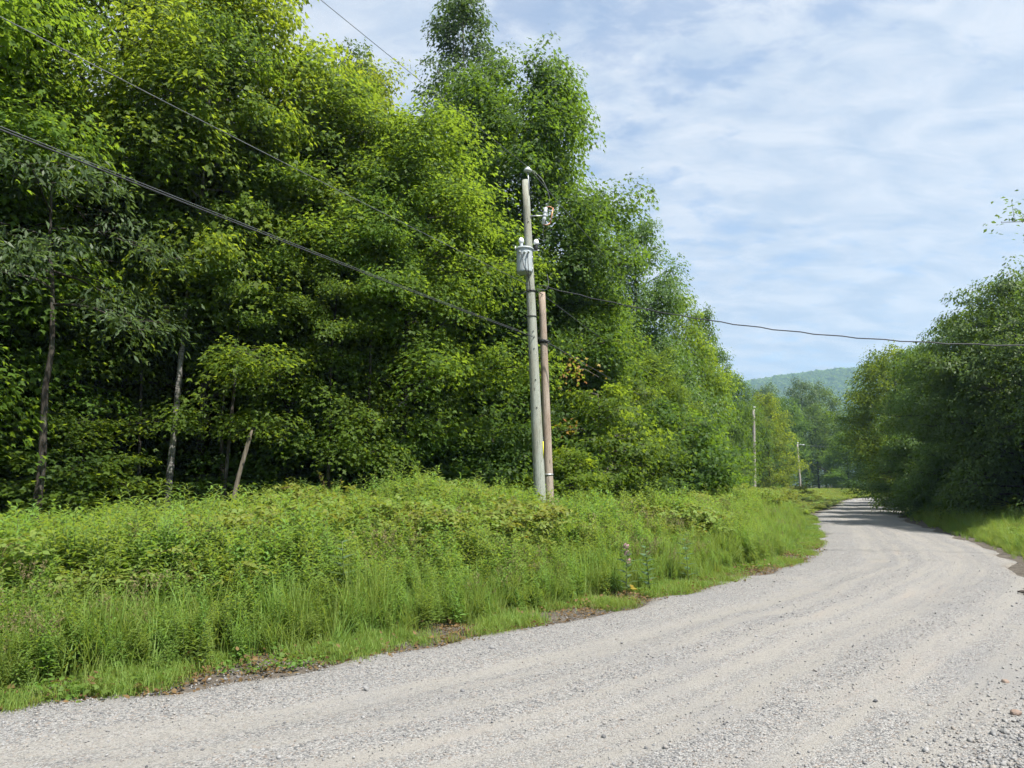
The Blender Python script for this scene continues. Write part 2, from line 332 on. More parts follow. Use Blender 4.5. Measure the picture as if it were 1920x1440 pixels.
dl, dr = lateral(X, Y); a = me.attributes.new('zone', 'FLOAT', 'POINT'); a.data.foreach_set('value', sm(0.5, 2.0, np.maximum(dl, dr)).astype(np.float32))
tag(link('ground', me), kind='structure', label='brown soil and leaf litter under the roadside weeds and trees')

# gravel road: ribbon with crown, wheel ruts and uneven shoulders
def road_mat():
    m, nt, out = mat_new('gravel_road'); N = NT(nt); uv = N.n('ShaderNodeUVMap'); uv.uv_map = 'road'; u = uv.outputs[0]
    g = N.n('ShaderNodeNewGeometry').outputs['Position']; sp = N.n('ShaderNodeSeparateXYZ'); N.l(u, sp.inputs[0])
    wob = N.math('MULTIPLY', N.math('SUBTRACT', N.noise(N.map(u, (0.25, 0.25, 1)), 1.0, 3), 0.5), 0.9); lat = N.math('ADD', sp.outputs[0], wob)
    def track(c, w):
        d = N.math('ABSOLUTE', N.math('SUBTRACT', lat, c)); return N.ramp(d, w * 0.4, w, 1, 0)
    tr = track(-1.0, 0.34)
    for tc_, tw_ in ((-0.45, 0.16), (0.1, 0.2), (0.55, 0.3), (0.95, 0.18), (1.65, 0.26), (2.3, 0.3), (3.2, 0.4)): tr = N.math('MAXIMUM', tr, track(tc_, tw_))
    streak = N.noise(N.map(u, (5.5, 0.22, 1)), 1.0, 5, 0.6); big = N.noise(g, 0.55, 5, 0.6)
    pack = N.math('MULTIPLY', tr, N.ramp(streak, 0.3, 0.66, 0.1, 0.9)); pack = N.math('MAXIMUM', pack, N.ramp(big, 0.55, 0.72, 0, 0.8))
    s1 = N.vor(g, 110, out='Color'); s2 = N.vor(g, 60, out='Color'); f1 = N.vor(g, 110); f2 = N.vor(g, 60); fine = N.noise(g, 160, 4, 0.7)
    bw1 = N.n('ShaderNodeSeparateColor'); N.l(s1, bw1.inputs[0]); bw2 = N.n('ShaderNodeSeparateColor'); N.l(s2, bw2.inputs[0])
    loose = N.mix(bw1.outputs[0], (0.132, 0.130, 0.127), (0.34, 0.331, 0.317))
    loose = N.mix(N.ramp(bw2.outputs[1], 0.74, 0.86, 0, 0.75), loose, (0.08, 0.082, 0.086))
    loose = N.mix(N.ramp(bw2.outputs[0], 0.86, 0.92, 0, 0.6), loose, (0.24, 0.19, 0.155))
    packed = N.mix(N.ramp(fine, 0.3, 0.7), (0.215, 0.204, 0.184), (0.272, 0.258, 0.234)); packed = N.mix(N.ramp(bw1.outputs[1], 0.82, 0.9, 0, 0.6), packed, (0.11, 0.105, 0.10))
    reddish = N.ramp(N.noise(N.map(u, (2.2, 0.25, 1), loc=(4, 0, 0)), 1.0, 4), 0.56, 0.7, 0, 0.55)
    packed = N.mix(reddish, packed, (0.26, 0.226, 0.196))
    c = N.mix(pack, loose, packed); c = N.mix(N.ramp(big, 0.30, 0.52, 0.4, 0), c, (0.18, 0.18, 0.183)); c = N.mix(N.ramp(streak, 0.32, 0.46, 0.3, 0), c, (0.185, 0.18, 0.172))
    e = N.n('ShaderNodeAttribute'); e.attribute_name = 'edge'
    c = N.mix(N.math('MULTIPLY', e.outputs['Fac'], N.ramp(N.noise(g, 2.5, 5), 0.38, 0.62)), c, (0.15, 0.13, 0.105))
    p = N.n('ShaderNodeBsdfPrincipled'); N.l(c, p.inputs['Base Color']); p.inputs['Roughness'].default_value = 0.92; p.inputs['Specular IOR Level'].default_value = 0.2
    hgt = N.math('ADD', N.math('MULTIPLY', N.ramp(f1, 0, 0.7, 1, 0), 0.35), N.math('ADD', N.math('MULTIPLY', N.ramp(f2, 0, 0.7, 1, 0), N.math('SUBTRACT', 0.9, N.math('MULTIPLY', pack, 0.7))), N.math('MULTIPLY', fine, 0.25)))
    N.l(N.bump(hgt, 0.85, 0.012), p.inputs['Normal']); N.l(p.outputs[0], out.inputs[0]); return m
ss = np.concatenate([np.arange(0, len(CC), 1)]); Uc = np.linspace(-1, 1, 61)
wobL = 0.1 + (vnoise(S_, S_ * 0, 1.1, 5) - 0.5) * 0.6 + (vnoise(S_, S_ * 0, 0.5, 6) - 0.5) * 0.4
wobR = (vnoise(S_, S_ * 0, 1.3, 8) - 0.5) * 0.6
LATm = np.where(Uc[None] < 0, Uc[None] * (WL + wobL + 0.1)[:, None], Uc[None] * (WR + wobR + 0.1)[:, None])
PX = CC[:, 0:1] + NRM[:, 0:1] * LATm; PY = CC[:, 1:2] + NRM[:, 1:2] * LATm
rut = lambda c, w: np.exp(-((LATm - c) / w) ** 2)
PZ = 0.07 * (1 - Uc[None] ** 2) - 0.022 * (rut(-0.95, .32) + rut(0.65, .35) + .7 * rut(1.9, .3)) + (vnoise(PX, PY, 0.5, 11) - .5) * 0.018 + (vnoise(PX, PY, 0.17, 12) - .5) * 0.008
PZ -= 0.16 * sm(0.9, 1.0, np.abs(Uc))[None]
PZ += 0.03 * rut(-1.9, 0.25) * vnoise(PX, PY, 1.4, 13)
nyr, nxr = PX.shape; ri = np.arange(nxr * nyr).reshape(nyr, nxr)
RQ = np.stack([ri[:-1, :-1], ri[:-1, 1:], ri[1:, 1:], ri[1:, :-1]], -1).reshape(-1, 4)
me = mesh_np('gravel_road', np.stack([PX.ravel(), PY.ravel(), PZ.ravel()], 1), [RQ], road_mat(), smooth=True)
uvl = me.uv_layers.new(name='road'); UV = np.stack([LATm.ravel(), np.repeat(S_, nxr)], 1)[RQ.ravel()]; uvl.data.foreach_set('uv', UV.astype(np.float32).ravel())
a = me.attributes.new('edge', 'FLOAT', 'POINT'); a.data.foreach_set('value', np.broadcast_to(sm(0.80, 0.98, np.abs(Uc))[None], PX.shape).ravel().astype(np.float32))
tag(link('gravel_road', me), kind='structure', label='pale grey gravel road with wheel tracks curving away to the right')
def road_z(x, y):
    x = np.asarray(x, float); y = np.asarray(y, float); o = np.empty(len(x)); F = np.stack([PX.ravel(), PY.ravel()], 1)
    for i in range(len(x)):
        k = ((CC[:, 0] - x[i]) ** 2 + (CC[:, 1] - y[i]) ** 2).argmin(); l = (x[i] - CC[k, 0]) * NRM[k, 0] + (y[i] - CC[k, 1]) * NRM[k, 1]
        o[i] = PZ[k, np.abs(LATm[k] - l).argmin()]
    return o

# ------------------------------------------------------------------ leaves and trees
MAPLE_V = np.array([(0, 0, 0), (.55, .40, -.12), (.22, .52, 0), (0, 1.0, -.16), (-.22, .52, 0), (-.55, .40, -.12)]); MAPLE_F = [[0, 1, 2, 3], [0, 3, 4, 5]]
OVATE_V = np.array([(0, 0, 0), (.30, .45, .07), (0, 1, -.12), (-.30, .45, .07)]); OVATE_F = [[0, 1, 2, 3]]
NARROW_V = np.array([(0, 0, 0), (.13, .45, .03), (0, 1, -.2), (-.13, .45, .03)]); NARROW_F = [[0, 1, 2, 3]]
LANCE_V = np.array([(0, 0, 0), (.10, .30, .02), (.085, .65, -.06), (0, 1, -.26), (-.085, .65, -.06), (-.10, .30, .02), (0, .32, -.02), (0, .66, -.10)])
LANCE_F = [[0, 1, 6, 5], [1, 2, 7, 6], [6, 7, 4, 5], [7, 2, 3, 4]]
OVAL5_V = np.array([(0, 0, 0), (.28, .22, .04), (.33, .5, .03), (0, 1, -.15), (-.33, .5, .03), (-.28, .22, .04), (0, .5, -.05)]); OVAL5_F = [[0, 1, 2, 6], [0, 6, 4, 5], [2, 3, 4, 6]]
def unit(v): return v / (np.linalg.norm(v, axis=-1, keepdims=True) + 1e-9)
def leaves(P, Nn, D, size, TV, TF, tint):
    """one polygon fan per leaf; P base point, Nn normal, D pointing direction"""
    D = unit(D - Nn * (D * Nn).sum(1, keepdims=True)); Sx = np.cross(D, Nn); k = len(TV)
    V = P[:, None] + size[:, None, None] * (TV[None, :, 0:1] * Sx[:, None] + TV[None, :, 1:2] * D[:, None] + TV[None, :, 2:3] * Nn[:, None])
    F = (np.arange(len(P)) * k)[:, None, None] + np.array(TF)[None]
    return V.reshape(-1, 3), F.reshape(-1, 4), np.repeat(tint, len(TF))
def rv(r, n): return r.normal(size=(n, 3))

def gen_tree(seed, H=16, base=3.5, R=4.0, shape='round', nl=42, tw=11, per=52, leaf='maple', lsize=0.135, spray=0.62, trunk_r=0.16, mats=('bark', 'maple'), up=0.45, flat=0.16, low=0.6, noise=0.35, droop=0.2, lean=0.25, dome=0.0):
    r = np.random.default_rng(seed)
    g = Geo(); gb = Geo()
    k = 12; tz = np.linspace(-0.4, H * 0.90, k)
    wob = np.cumsum(r.normal(size=(k, 2)) * lean * 0.3, 0); wob -= wob[0]; wob[:2] *= 0.3
    tp = np.column_stack([wob * (np.linspace(0, 1, k)[:, None] ** .8), tz]); tr = trunk_r * (1 - 0.86 * (np.clip(tz, 0, H) / H) ** 0.85); tr[0] *= 1.5; tr[1] *= 1.05
    g.tube(tp, tr, 9)
    P0 = lambda z: np.array([np.interp(min(z, H * .9), tz, tp[:, 0]), np.interp(min(z, H * .9), tz, tp[:, 1]), min(z, H * 0.895)])
    Cs, Os, As, tier = [], [], [], []
    az = r.uniform(0, 6.28)
    for i in range(nl):
        t = (i + r.uniform(0, 1)) / nl; t = t ** 0.92; z = base + (H * 0.97 - base) * t
        az += 2.399 + r.normal() * 0.35
        if shape == 'round': pr = (0.62 + 0.38 * math.sin(min(1, t * 1.6 + 0.15) * math.pi / 2)) * (1 - max(0, t - 0.35) ** 1.7 / 0.62 ** 1.0 * 0.98)
        elif shape == 'cone': pr = (1 - t) ** 0.8 * 1.0 + 0.07
        elif shape == 'oval': pr = math.sin((0.12 + 0.86 * t) * math.pi) ** 0.7
        elif shape == 'ovalcone': pr = (1 - t) ** 0.65 * (0.75 + 0.25 * min(1, t * 5)) + 0.1
        elif shape == 'top': pr = (0.5 + 0.5 * min(1, t / 0.55)) * math.sqrt(max(0.05, 1 - 0.9 * max(0, (t - 0.68) / 0.32) ** 2))
        else: pr = 1
        L = R * max(0.1, pr) * (1 + r.normal() * noise * 0.55); L = max(0.35, L)
        el = up * (0.35 + 1.1 * t) + r.normal() * 0.2
        if t < 0.25: el *= low
        d = np.array([math.cos(az), math.sin(az), 0.0]); s = np.linspace(0, 1, 6)
        curve = np.outer(L * s * math.cos(el), d) + np.column_stack([np.zeros(6), np.zeros(6), L * (math.sin(el) * s - droop * s ** 2.2)])
        side = np.array([-d[1], d[0], 0]); curve += np.outer(r.normal(size=6) * 0.06 * L * s, side) + np.outer(s ** 2 * r.normal() * 0.18 * L, side)
        st = P0(max(0.6, z - 0.35 * L * math.sin(el) - 0.1)); pts = st + curve
        rr = max(0.012, trunk_r * 0.34 * (1 - 0.75 * t) * min(1, L / 2.2)); gb.tube(pts, rr * (1 - 0.85 * s) + 0.004, 5, False)
        ntw = max(3, int(tw * min(1.3, 0.35 + L / R * 0.8)))
        for j in range(ntw):
            q = 0.25 + 0.75 * (j + r.uniform(0.2, 1)) / ntw; q = min(q, 1.0)
            b = np.array([np.interp(q, s, pts[:, c]) for c in range(3)])
            sg = 1 if j % 2 else -1; ang = sg * r.uniform(0.45, 1.15) if q < 0.93 else r.normal() * 0.2
            dd = np.array([d[0] * math.cos(ang) - d[1] * math.sin(ang), d[0] * math.sin(ang) + d[1] * math.cos(ang), r.normal() * 0.16 + 0.10 * up])
            l2 = (0.25 + 0.5 * (1 - q)) * min(L, 2.6) * r.uniform(0.5, 1.1) + 0.1
            e = b + dd * l2; e[2] -= droop * 0.3 * l2
            gb.tube([b, (b + e) / 2 + np.array([0, 0, 0.05 * l2]), e], [rr * 0.35 + 0.003, rr * 0.22 + 0.003, 0.003], 3, False)
            a = spray * r.uniform(0.6, 1.25) * (0.7 + 0.5 * min(1, L / R))
            if dome: e[2] += r.normal() * 0.28
            Cs.append(e); Os.append(dd); As.append(a); tier.append(r.uniform(0, 1))
            if r.uniform() < 0.5: Cs.append((b + e) / 2 + np.array([0, 0, r.normal() * 0.12])); Os.append(dd); As.append(a * 0.8); tier.append(r.uniform(0, 1))
    Cs = np.array(Cs); Os = np.array(Os); Os[:, 2] *= 0.4; Os = unit(Os); As = np.array(As); tier = np.array(tier)
    n = np.maximum(6, (per * (As / spray) ** 2 * r.uniform(0.7, 1.2, len(As))).astype(int)); ii = np.repeat(np.arange(len(Cs)), n); m = len(ii)
    O = Os[ii]; S = unit(np.cross(O, np.array([0, 0, 1.0]))); A = As[ii]
    th = r.uniform(0, 6.28, m); rad = np.sqrt(r.uniform(0, 1, m)); ua = rad * np.cos(th); ub = rad * np.sin(th)
    P = Cs[ii] + O * (ua * A)[:, None] + S * (ub * A * 0.75)[:, None]
    P[:, 2] += r.normal(size=m) * A * flat - (ua ** 2 + ub ** 2) * A * droop * 0.8 + 0.02
    if dome: P[:, 2] += dome * A * (1 - rad ** 2) - 0.3 * dome * A
    tv, tf = dict(maple=(MAPLE_V, MAPLE_F), ovate=(OVATE_V, OVATE_F), narrow=(NARROW_V, NARROW_F))[leaf]
    tl = 0.40 if leaf != 'narrow' else 0.9
    Nn = unit(np.array([0, 0, 0.85]) + O * 0.55 + rv(r, m) * tl); rim = O * ua[:, None] + S * ub[:, None]
    if dome: Nn = unit(np.array([0, 0, 0.95]) + rim * 0.62 + O * 0.3 + rv(r, m) * 0.36)
    D = (rim * 1.2 + O * 0.2 if dome else O * 0.8 + S * (ub * 1.1)[:, None]) + rv(r, m) * 0.5; D[:, 2] -= 0.45 + (0.7 if leaf == 'narrow' else 0)
    V, F, tn = leaves(P, Nn, D, lsize * r.uniform(0.5, 1.2, m), tv, tf, np.clip(0.55 * r.uniform(0, 1, m) + 0.45 * tier[ii], 0, 1))
    bm = M[mats[0]]
    return dict(trunk=g.mesh('trunk', bm), branches=gb.mesh('branches', bm), crown=mesh_np('crown', V, [F], M[mats[1]], tn), nleaf=m)

PROTO = {}
PROTO['maple1'] = gen_tree(11, 16, 2.6, 4.2, 'round', 50, 10, 92, mats=('bark_dark', 'maple'), lsize=0.165, spray=0.84, flat=0.16, noise=0.5, up=0.62, low=0.85, droop=0.22, dome=0.6)
PROTO['maple2'] = gen_tree(12, 16, 3.4, 3.9, 'round', 48, 10, 92, mats=('bark', 'maple'), lsize=0.165, spray=0.84, flat=0.16, noise=0.5, up=0.66, low=0.85, droop=0.22, dome=0.6)
PROTO['maple3'] = gen_tree(13, 16, 1.4, 4.1, 'round', 54, 10, 92, mats=('bark_dark', 'maple'), lsize=0.165, spray=0.86, flat=0.16, noise=0.5, up=0.62, low=0.8, droop=0.22, dome=0.6)
PROTO['dome'] = gen_tree(14, 16, 2.0, 4.4, 'top', 64, 12, 84, mats=('bark_dark', 'maple_dark'), up=0.65, lsize=0.17, spray=0.82, flat=0.18, noise=0.22, droop=0.22, dome=0.6)
PROTO['airy'] = gen_tree(15, 20, 5.0, 3.0, 'ovalcone', 60, 10, 60, leaf='ovate', lsize=0.16, spray=0.55, trunk_r=0.15, mats=('bark_pale', 'poplar'), up=0.75, flat=0.2, droop=0.2, noise=0.6, dome=0.7)
PROTO['beech1'] = gen_tree(16, 10, 0.4, 3.8, 'round', 56, 15, 56, leaf='ovate', lsize=0.165, spray=0.66, trunk_r=0.13, mats=('bark', 'beech'), up=0.45, flat=0.10, low=0.3, droop=0.24, dome=0.4)
PROTO['beech2'] = gen_tree(17, 10, 0.3, 3.7, 'oval', 58, 15, 56, leaf='ovate', lsize=0.165, spray=0.66, trunk_r=0.13, mats=('bark_dark', 'beech'), up=0.55, flat=0.10, low=0.3, droop=0.24, dome=0.4)
PROTO['elm'] = gen_tree(18, 14, 0.6, 3.9, 'ovalcone', 70, 15, 60, leaf='ovate', lsize=0.17, spray=0.68, trunk_r=0.16, mats=('bark_dark', 'beech'), up=0.55, flat=0.2, low=0.4, noise=0.55, dome=0.6)
PROTO['sapling1'] = gen_tree(19, 4.0, 0.35, 1.5, 'oval', 22, 8, 40, lsize=0.13, spray=0.45, trunk_r=0.03, mats=('bark', 'maple'), up=0.5, low=0.5, flat=0.22)
PROTO['sapling2'] = gen_tree(20, 4.0, 0.4, 1.7, 'round', 22, 8, 40, lsize=0.135, spray=0.48, trunk_r=0.035, mats=('bark_dark', 'maple_dark'), up=0.45, low=0.5, flat=0.22)
PROTO['willow'] = gen_tree(21, 9, 5.2, 2.6, 'oval', 16, 9, 44, leaf='narrow', lsize=0.19, spray=0.55, trunk_r=0.09, mats=('bark_dark', 'willow'), up=0.3, droop=0.35, flat=0.25)
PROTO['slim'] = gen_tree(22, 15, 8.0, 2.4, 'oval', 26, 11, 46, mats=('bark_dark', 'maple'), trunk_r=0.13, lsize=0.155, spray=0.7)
PROTO['far_oval'] = gen_tree(23, 16, 1.0, 4.3, 'oval', 46, 12, 26, leaf='ovate', lsize=0.30, spray=0.85, mats=('bark_dark', 'maple_dark'), flat=0.3, up=0.6, low=0.4, dome=0.6)
PROTO['far_cone'] = gen_tree(24, 14, 0.6, 3.9, 'ovalcone', 60, 12, 26, leaf='ovate', lsize=0.27, spray=0.75, mats=('bark_dark', 'maple_dark'), flat=0.3, low=0.4, noise=0.55, dome=0.6)
PROTO['far_round'] = gen_tree(25, 16, 1.5, 4.3, 'round', 46, 12, 26, leaf='maple', lsize=0.27, spray=0.85, mats=('bark_dark', 'maple'), flat=0.28, up=0.55, dome=0.6)
print('leaves', {k: v['nleaf'] for k, v in PROTO.items()})
def recrown(key, src, mat, bark=None): PROTO[key] = dict(PROTO[src], crown_mat=mat, bark_mat=bark)
recrown('maple_yellow', 'maple1', 'maple_yellow'); recrown('maple_lime', 'maple3', 'maple_yellow'); recrown('elm_light', 'elm', 'maple'); recrown('sapling_yellow', 'sapling1', 'maple_yellow')
recrown('maple_top', 'maple2', 'maple_yellow'); recrown('far_light', 'far_oval', 'maple'); recrown('far_yellow', 'far_round', 'maple_yellow'); recrown('far_pale', 'far_oval', 'willow'); recrown('slim_birch', 'slim', 'maple', 'birch')
def tree(name, kind, x, y, H, R, rz, label, cat='tree', group=None, tilt=(0, 0)):
    p = PROTO[kind]; h0 = max(v.co.z for v in p['trunk'].vertices) if 'h' not in p else p['h']; p['h'] = h0
    z = float(gh(np.array([x]), np.array([y]))[0]); o = empty(name, (x, y, z - 0.05), rz); o.scale = (R, R, H / h0 * 0.93); o.rotation_euler = (tilt[0], tilt[1], rz)
    for part in ('trunk', 'branches', 'crown'):
        c = link(part, p[part], o); mm = p.get('crown_mat' if part == 'crown' else 'bark_mat')
        if mm: c.material_slots[0].link = 'OBJECT'; c.material_slots[0].material = M[mm]
    return tag(o, label, cat, group)

EDGE = np.array([(-30, 8), (-14, 13.6), (-8, 17), (-3.5, 18.9), (1.5, 20.8), (5.5, 26.0), (10.5, 37), (16, 48), (22, 62), (29, 79), (36, 96), (44, 116), (60, 124)])
ORD = 'first second third fourth fifth sixth seventh eighth ninth tenth eleventh twelfth thirteenth fourteenth fifteenth sixteenth seventeenth eighteenth nineteenth twentieth twenty-first twenty-second twenty-third twenty-fourth twenty-fifth twenty-sixth twenty-seventh twenty-eighth twenty-ninth thirtieth'.split()
def by_view(L): return sorted(L, key=lambda p: p[0] / p[1])
# front row of the left wood, near to far
tree('maple_tree', 'maple3', -13.2, 14.6, 16.5, 1.0, 0.3, 'big maple at the left edge of the picture, nearest of the left wood')
tree('maple_tree', 'maple1', -11.0, 18.6, 18.0, 1.0, 1.9, 'tall maple behind the pale-barked slim tree at the left of the wood')
tree('maple_tree', 'maple_top', -8.4, 19.6, 17.6, 0.92, 4.0, 'tall bright-topped maple rising past the top of the picture left of centre')
tree('maple_tree', 'maple_yellow', -5.6, 23.5, 16.2, 0.85, 2.4, 'yellow-green maple whose right edge meets the sky left of the tall airy tree')
tree('maple_tree', 'maple3', -3.2, 20.8, 12.4, 0.8, 5.2, 'maple with layered sprays just left of the pole with the transformer')
tree('maple_tree', 'maple3', -6.1, 19.4, 10.5, 0.72, 1.1, 'lower maple whose sprays overhang the broken leaning trunk')
tree('maple_tree', 'maple1', -13.0, 16.9, 10.0, 0.7, 3.6, 'lower maple with boughs hanging over the brush at far left')
tree('maple_tree', 'dome', 0.4, 26.4, 17.2, 0.92, 0.8, 'broad dark round-crowned maple standing behind the transformer pole')
tree('airy_tree', 'airy', -2.0, 31.5, 25.5, 1.12, 1.0, 'tall airy thin-leaved tree poking above the wood at top centre')
tree('airy_tree', 'airy', -7.6, 33.0, 22.8, 1.05, 3.3, 'thin-leaved treetop in the sky gap behind the yellow-green maple')
tree('willow_tree', 'willow', -9.6, 14.8, 8.6, 1.1, 2.0, 'pale narrow-leaved tree hanging over at upper left below the top wire')
tree('maple_tree', 'maple3', 2.8, 26.2, 9.6, 0.5, 3.0, 'smaller leafy maple right of the brown pole, foliage down to the weeds')
tree('maple_tree', 'elm_light', 3.4, 31.5, 12.6, 0.62, 1.2, 'conical green tree right behind the brown pole')
tree('elm_tree', 'elm', 6.6, 38.0, 16.0, 0.9, 0.4, 'dark feathery conical tree right of the round-crowned maple')
tree('maple_tree', 'maple3', 6.8, 34.0, 7.4, 0.5, 4.4, 'low leafy maple in front of the dark feathery tree')
tree('maple_tree', 'far_yellow', 10.9, 44.5, 13.4, 0.6, 2.0, 'bright lime-green maple beyond the dark feathery tree')
tree('elm_tree', 'far_cone', 14.4, 54.0, 15.2, 0.62, 2.6, 'dark tree between the lime-green maple and the first far pole')
tree('elm_tree', 'far_cone', 18.9, 65.0, 14.4, 0.7, 4.9, 'dark dense tree just left of the first far pole')
tree('maple_tree', 'far_yellow', 32.0, 90.0, 13.0, 0.8, 3.5, 'glowing yellow-green maple between the two far poles')
tree('elm_tree', 'far_cone', 26.6, 86.0, 15.0, 0.9, 0.9, 'dark tree directly behind the first far pole')
# trees at the far end of the road
tree('elm_tree', 'far_cone', 44.5, 126, 17.0, 1.2, 1.5, 'dark tree at the road end behind the second far pole')
tree('elm_tree', 'far_oval', 51.5, 138, 19.0, 1.3, 3.1, 'tall dark tree right of the second far pole at the road end')
tree('poplar_tree', 'far_pale', 53.0, 150, 22.5, 1.3, 0.2, 'pale rounded treetop left, before the distant wooded hill')
tree('poplar_tree', 'far_pale', 64.0, 158, 25.0, 1.3, 2.2, 'pale twin treetop at centre, before the distant wooded hill')
tree('poplar_tree', 'far_oval', 70.0, 162, 24.5, 1.2, 4.2, 'pale treetop right, beside the right-hand trees below the hill')
tree('elm_tree', 'far_oval', 60.0, 142, 17.5, 1.3, 5.0, 'mid-green tree in the hollow at the end of the road')
tree('maple_tree', 'far_round', 56.5, 122, 10.5, 1.0, 1.0, 'low tree drooping over the verge at the bend in the road')
# right-hand trees, near to far
def overhang():
    r = np.random.default_rng(77); o = empty('overhanging_tree', (17.4, 14.6, 0.1)); tag(o, 'tree outside the right edge with one branch tip hanging into the sky', 'tree')
    g = Geo(); g.tube([(0, 0, -.3), (-.1, 0, 3), (-.2, .1, 6), (0, .2, 9)], [.14, .12, .09, .03], 9); g.build('trunk', M['bark'], o)
    tip = np.array([-6.55, 0.7, 7.35]); A = catmull(np.array([(-.15, .05, 5.2), (-2.4, .3, 6.8), (-4.6, .5, 7.3), tip])); g = Geo(); g.tube(A, np.linspace(.05, .006, len(A)), 5, False)
    C = [A[-1], A[-4], A[-7], A[-10], A[-13], A[-17]]; C = [c + np.array([0, 0, dz]) for c, dz in zip(C, (-.02, .1, .3, -.1, .3, .1))] + [tip + np.array([.35, .1, .55]), tip + np.array([.5, .1, .3]), tip + np.array([.7, 0, -.3])]
    for c in C: q = A[np.abs(A - c).sum(1).argmin()]; g.tube([q, (q + c) / 2 + np.array([0, 0, .03]), c], .005, 3, False)
    g.build('branches', M['bark'], o)
    P = np.concatenate([c + rv(r, 14) * np.array([.16, .2, .09]) for c in C]); n = len(P)
    V, F, T = leaves(P, unit(np.array([0, 0, 1.]) + rv(r, n) * .5), rv(r, n) + np.array([-.5, 0, -.4]), r.uniform(.08, .13, n), OVATE_V, OVATE_F, r.uniform(0, 1, n)); link('crown', mesh_np('crown', V, [F], M['beech'], T), o)
overhang()
tree('beech_tree', 'beech1', 20.4, 23.5, 9.6, 0.85, 0.0, 'tall beech at the right edge of the picture above the road')
tree('broadleaf_tree', 'beech2', 20.4, 29.0, 10.2, 0.85, 2.1, 'broad-leaved tree second from the right edge, highest on that side')
tree('beech_tree', 'beech2', 22.3, 35.0, 9.8, 0.80, 3.9, 'third tree from the right edge, layered sprays above the verge')
tree('elm_tree', 'elm', 24.0, 42.0, 10.0, 0.75, 5.2, 'pointed tree fourth from the right edge, standing above the road bend')
tree('beech_tree', 'far_light', 27.0, 50.5, 11.6, 0.72, 1.1, 'rounded beech leaning over the road where the road disappears')
tree('broadleaf_tree', 'far_oval', 31.6, 60.0, 12.8, 0.9, 3.0, 'farthest of the right-hand trees, beside the view of the hill')
bg_right = ' tree from the left in the half-hidden second row of the right-hand trees'
for i, (x, y, H) in enumerate(by_view([(25, 26, 11.5), (26, 33, 11.5), (29.5, 40, 11.5), (34, 48, 12), (39, 57, 12.5), (43, 68, 13), (25, 20.5, 11), (49, 78, 13), (56, 90, 14), (39.5, 67, 11)])):
    tree('broadleaf_tree', ('beech1', 'beech2', 'elm')[i % 3] if y < 45 else 'far_oval', x, y, H, 1.15, i * 1.7, ORD[i] + bg_right, group='second row of the right-hand trees')
# slender trunks and fillers inside the left wood
slim = 'slender dark trunk from the left in the shade of the left wood'
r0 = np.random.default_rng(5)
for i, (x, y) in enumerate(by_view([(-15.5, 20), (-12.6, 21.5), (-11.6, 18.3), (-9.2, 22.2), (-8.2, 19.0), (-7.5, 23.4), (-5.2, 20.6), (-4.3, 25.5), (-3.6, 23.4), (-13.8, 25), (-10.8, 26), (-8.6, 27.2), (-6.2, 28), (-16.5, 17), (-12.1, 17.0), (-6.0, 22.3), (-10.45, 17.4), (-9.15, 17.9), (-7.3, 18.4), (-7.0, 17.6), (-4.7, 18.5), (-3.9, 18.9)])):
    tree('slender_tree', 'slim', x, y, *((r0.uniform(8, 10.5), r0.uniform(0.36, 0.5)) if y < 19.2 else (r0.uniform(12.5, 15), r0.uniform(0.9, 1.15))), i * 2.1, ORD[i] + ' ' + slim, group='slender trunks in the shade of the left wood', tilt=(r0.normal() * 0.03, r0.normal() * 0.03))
END = by_view([(36, 124), (40, 138), (64, 124), (66, 138), (76, 150), (72, 132), (82, 140), (48, 158)])
fill = 'maple deep in the left wood, glimpsed behind the front row'
for i, (x, y, H) in enumerate([(-17, 22, 16), (-21, 18, 16), (-14, 29, 17), (-18.5, 28, 17), (-10, 31, 17), (-24, 25, 17), (-5.5, 30, 16.5), (-14, 36, 17), (-20, 35, 17), (-8, 39, 17), (-1.5, 36, 15.5), (1.6, 37, 13), (-4, 43, 17), (4, 45, 15), (9, 50, 14), (-12, 46, 18), (1, 54, 17), (11, 60, 14), (5, 60, 15), (16, 74, 14), (21, 84, 13), (12, 74, 15), (23, 96, 13), (30, 106, 14), (37, 112, 13), (40, 138, 17), (36, 124, 15), (66, 138, 17), (76, 150, 20), (72, 132, 15), (82, 140, 16), (48, 158, 20), (64, 124, 11)]):
    tree('maple_tree', ('maple1', 'maple2', 'maple3', 'dome', 'elm')[i % 5] if y < 42 else ('far_oval', 'far_round', 'far_cone')[i % 3], x, y, H, 1.1, i * 1.3, fill if i < 25 else ORD[END.index((x, y))] + ' tree from the left in the dark mass closing the road end', group='interior of the left wood' if i < 25 else 'trees closing the end of the road')
tree('birch_tree', 'slim_birch', -8.25, 17.4, 14.0, 0.72, 0.7, 'slim white-barked birch at the left front of the wood', tilt=(0, 0.02))
deep = 'maple in the dark depth of the left wood, seen between trunks'
r0 = np.random.default_rng(8)
for i in range(40):
    y = r0.uniform(26, 62); x = np.interp(y, EDGE[:, 1], EDGE[:, 0]) - r0.uniform(6, 34)
    tree('maple_tree', ('maple3', 'far_cone', 'sapling2', 'far_round')[i % 4], x, y, r0.uniform(9, 13), (1.1, 1.2, 2.4, 1.2)[i % 4], i * 1.9, deep, group='depth of the left wood')
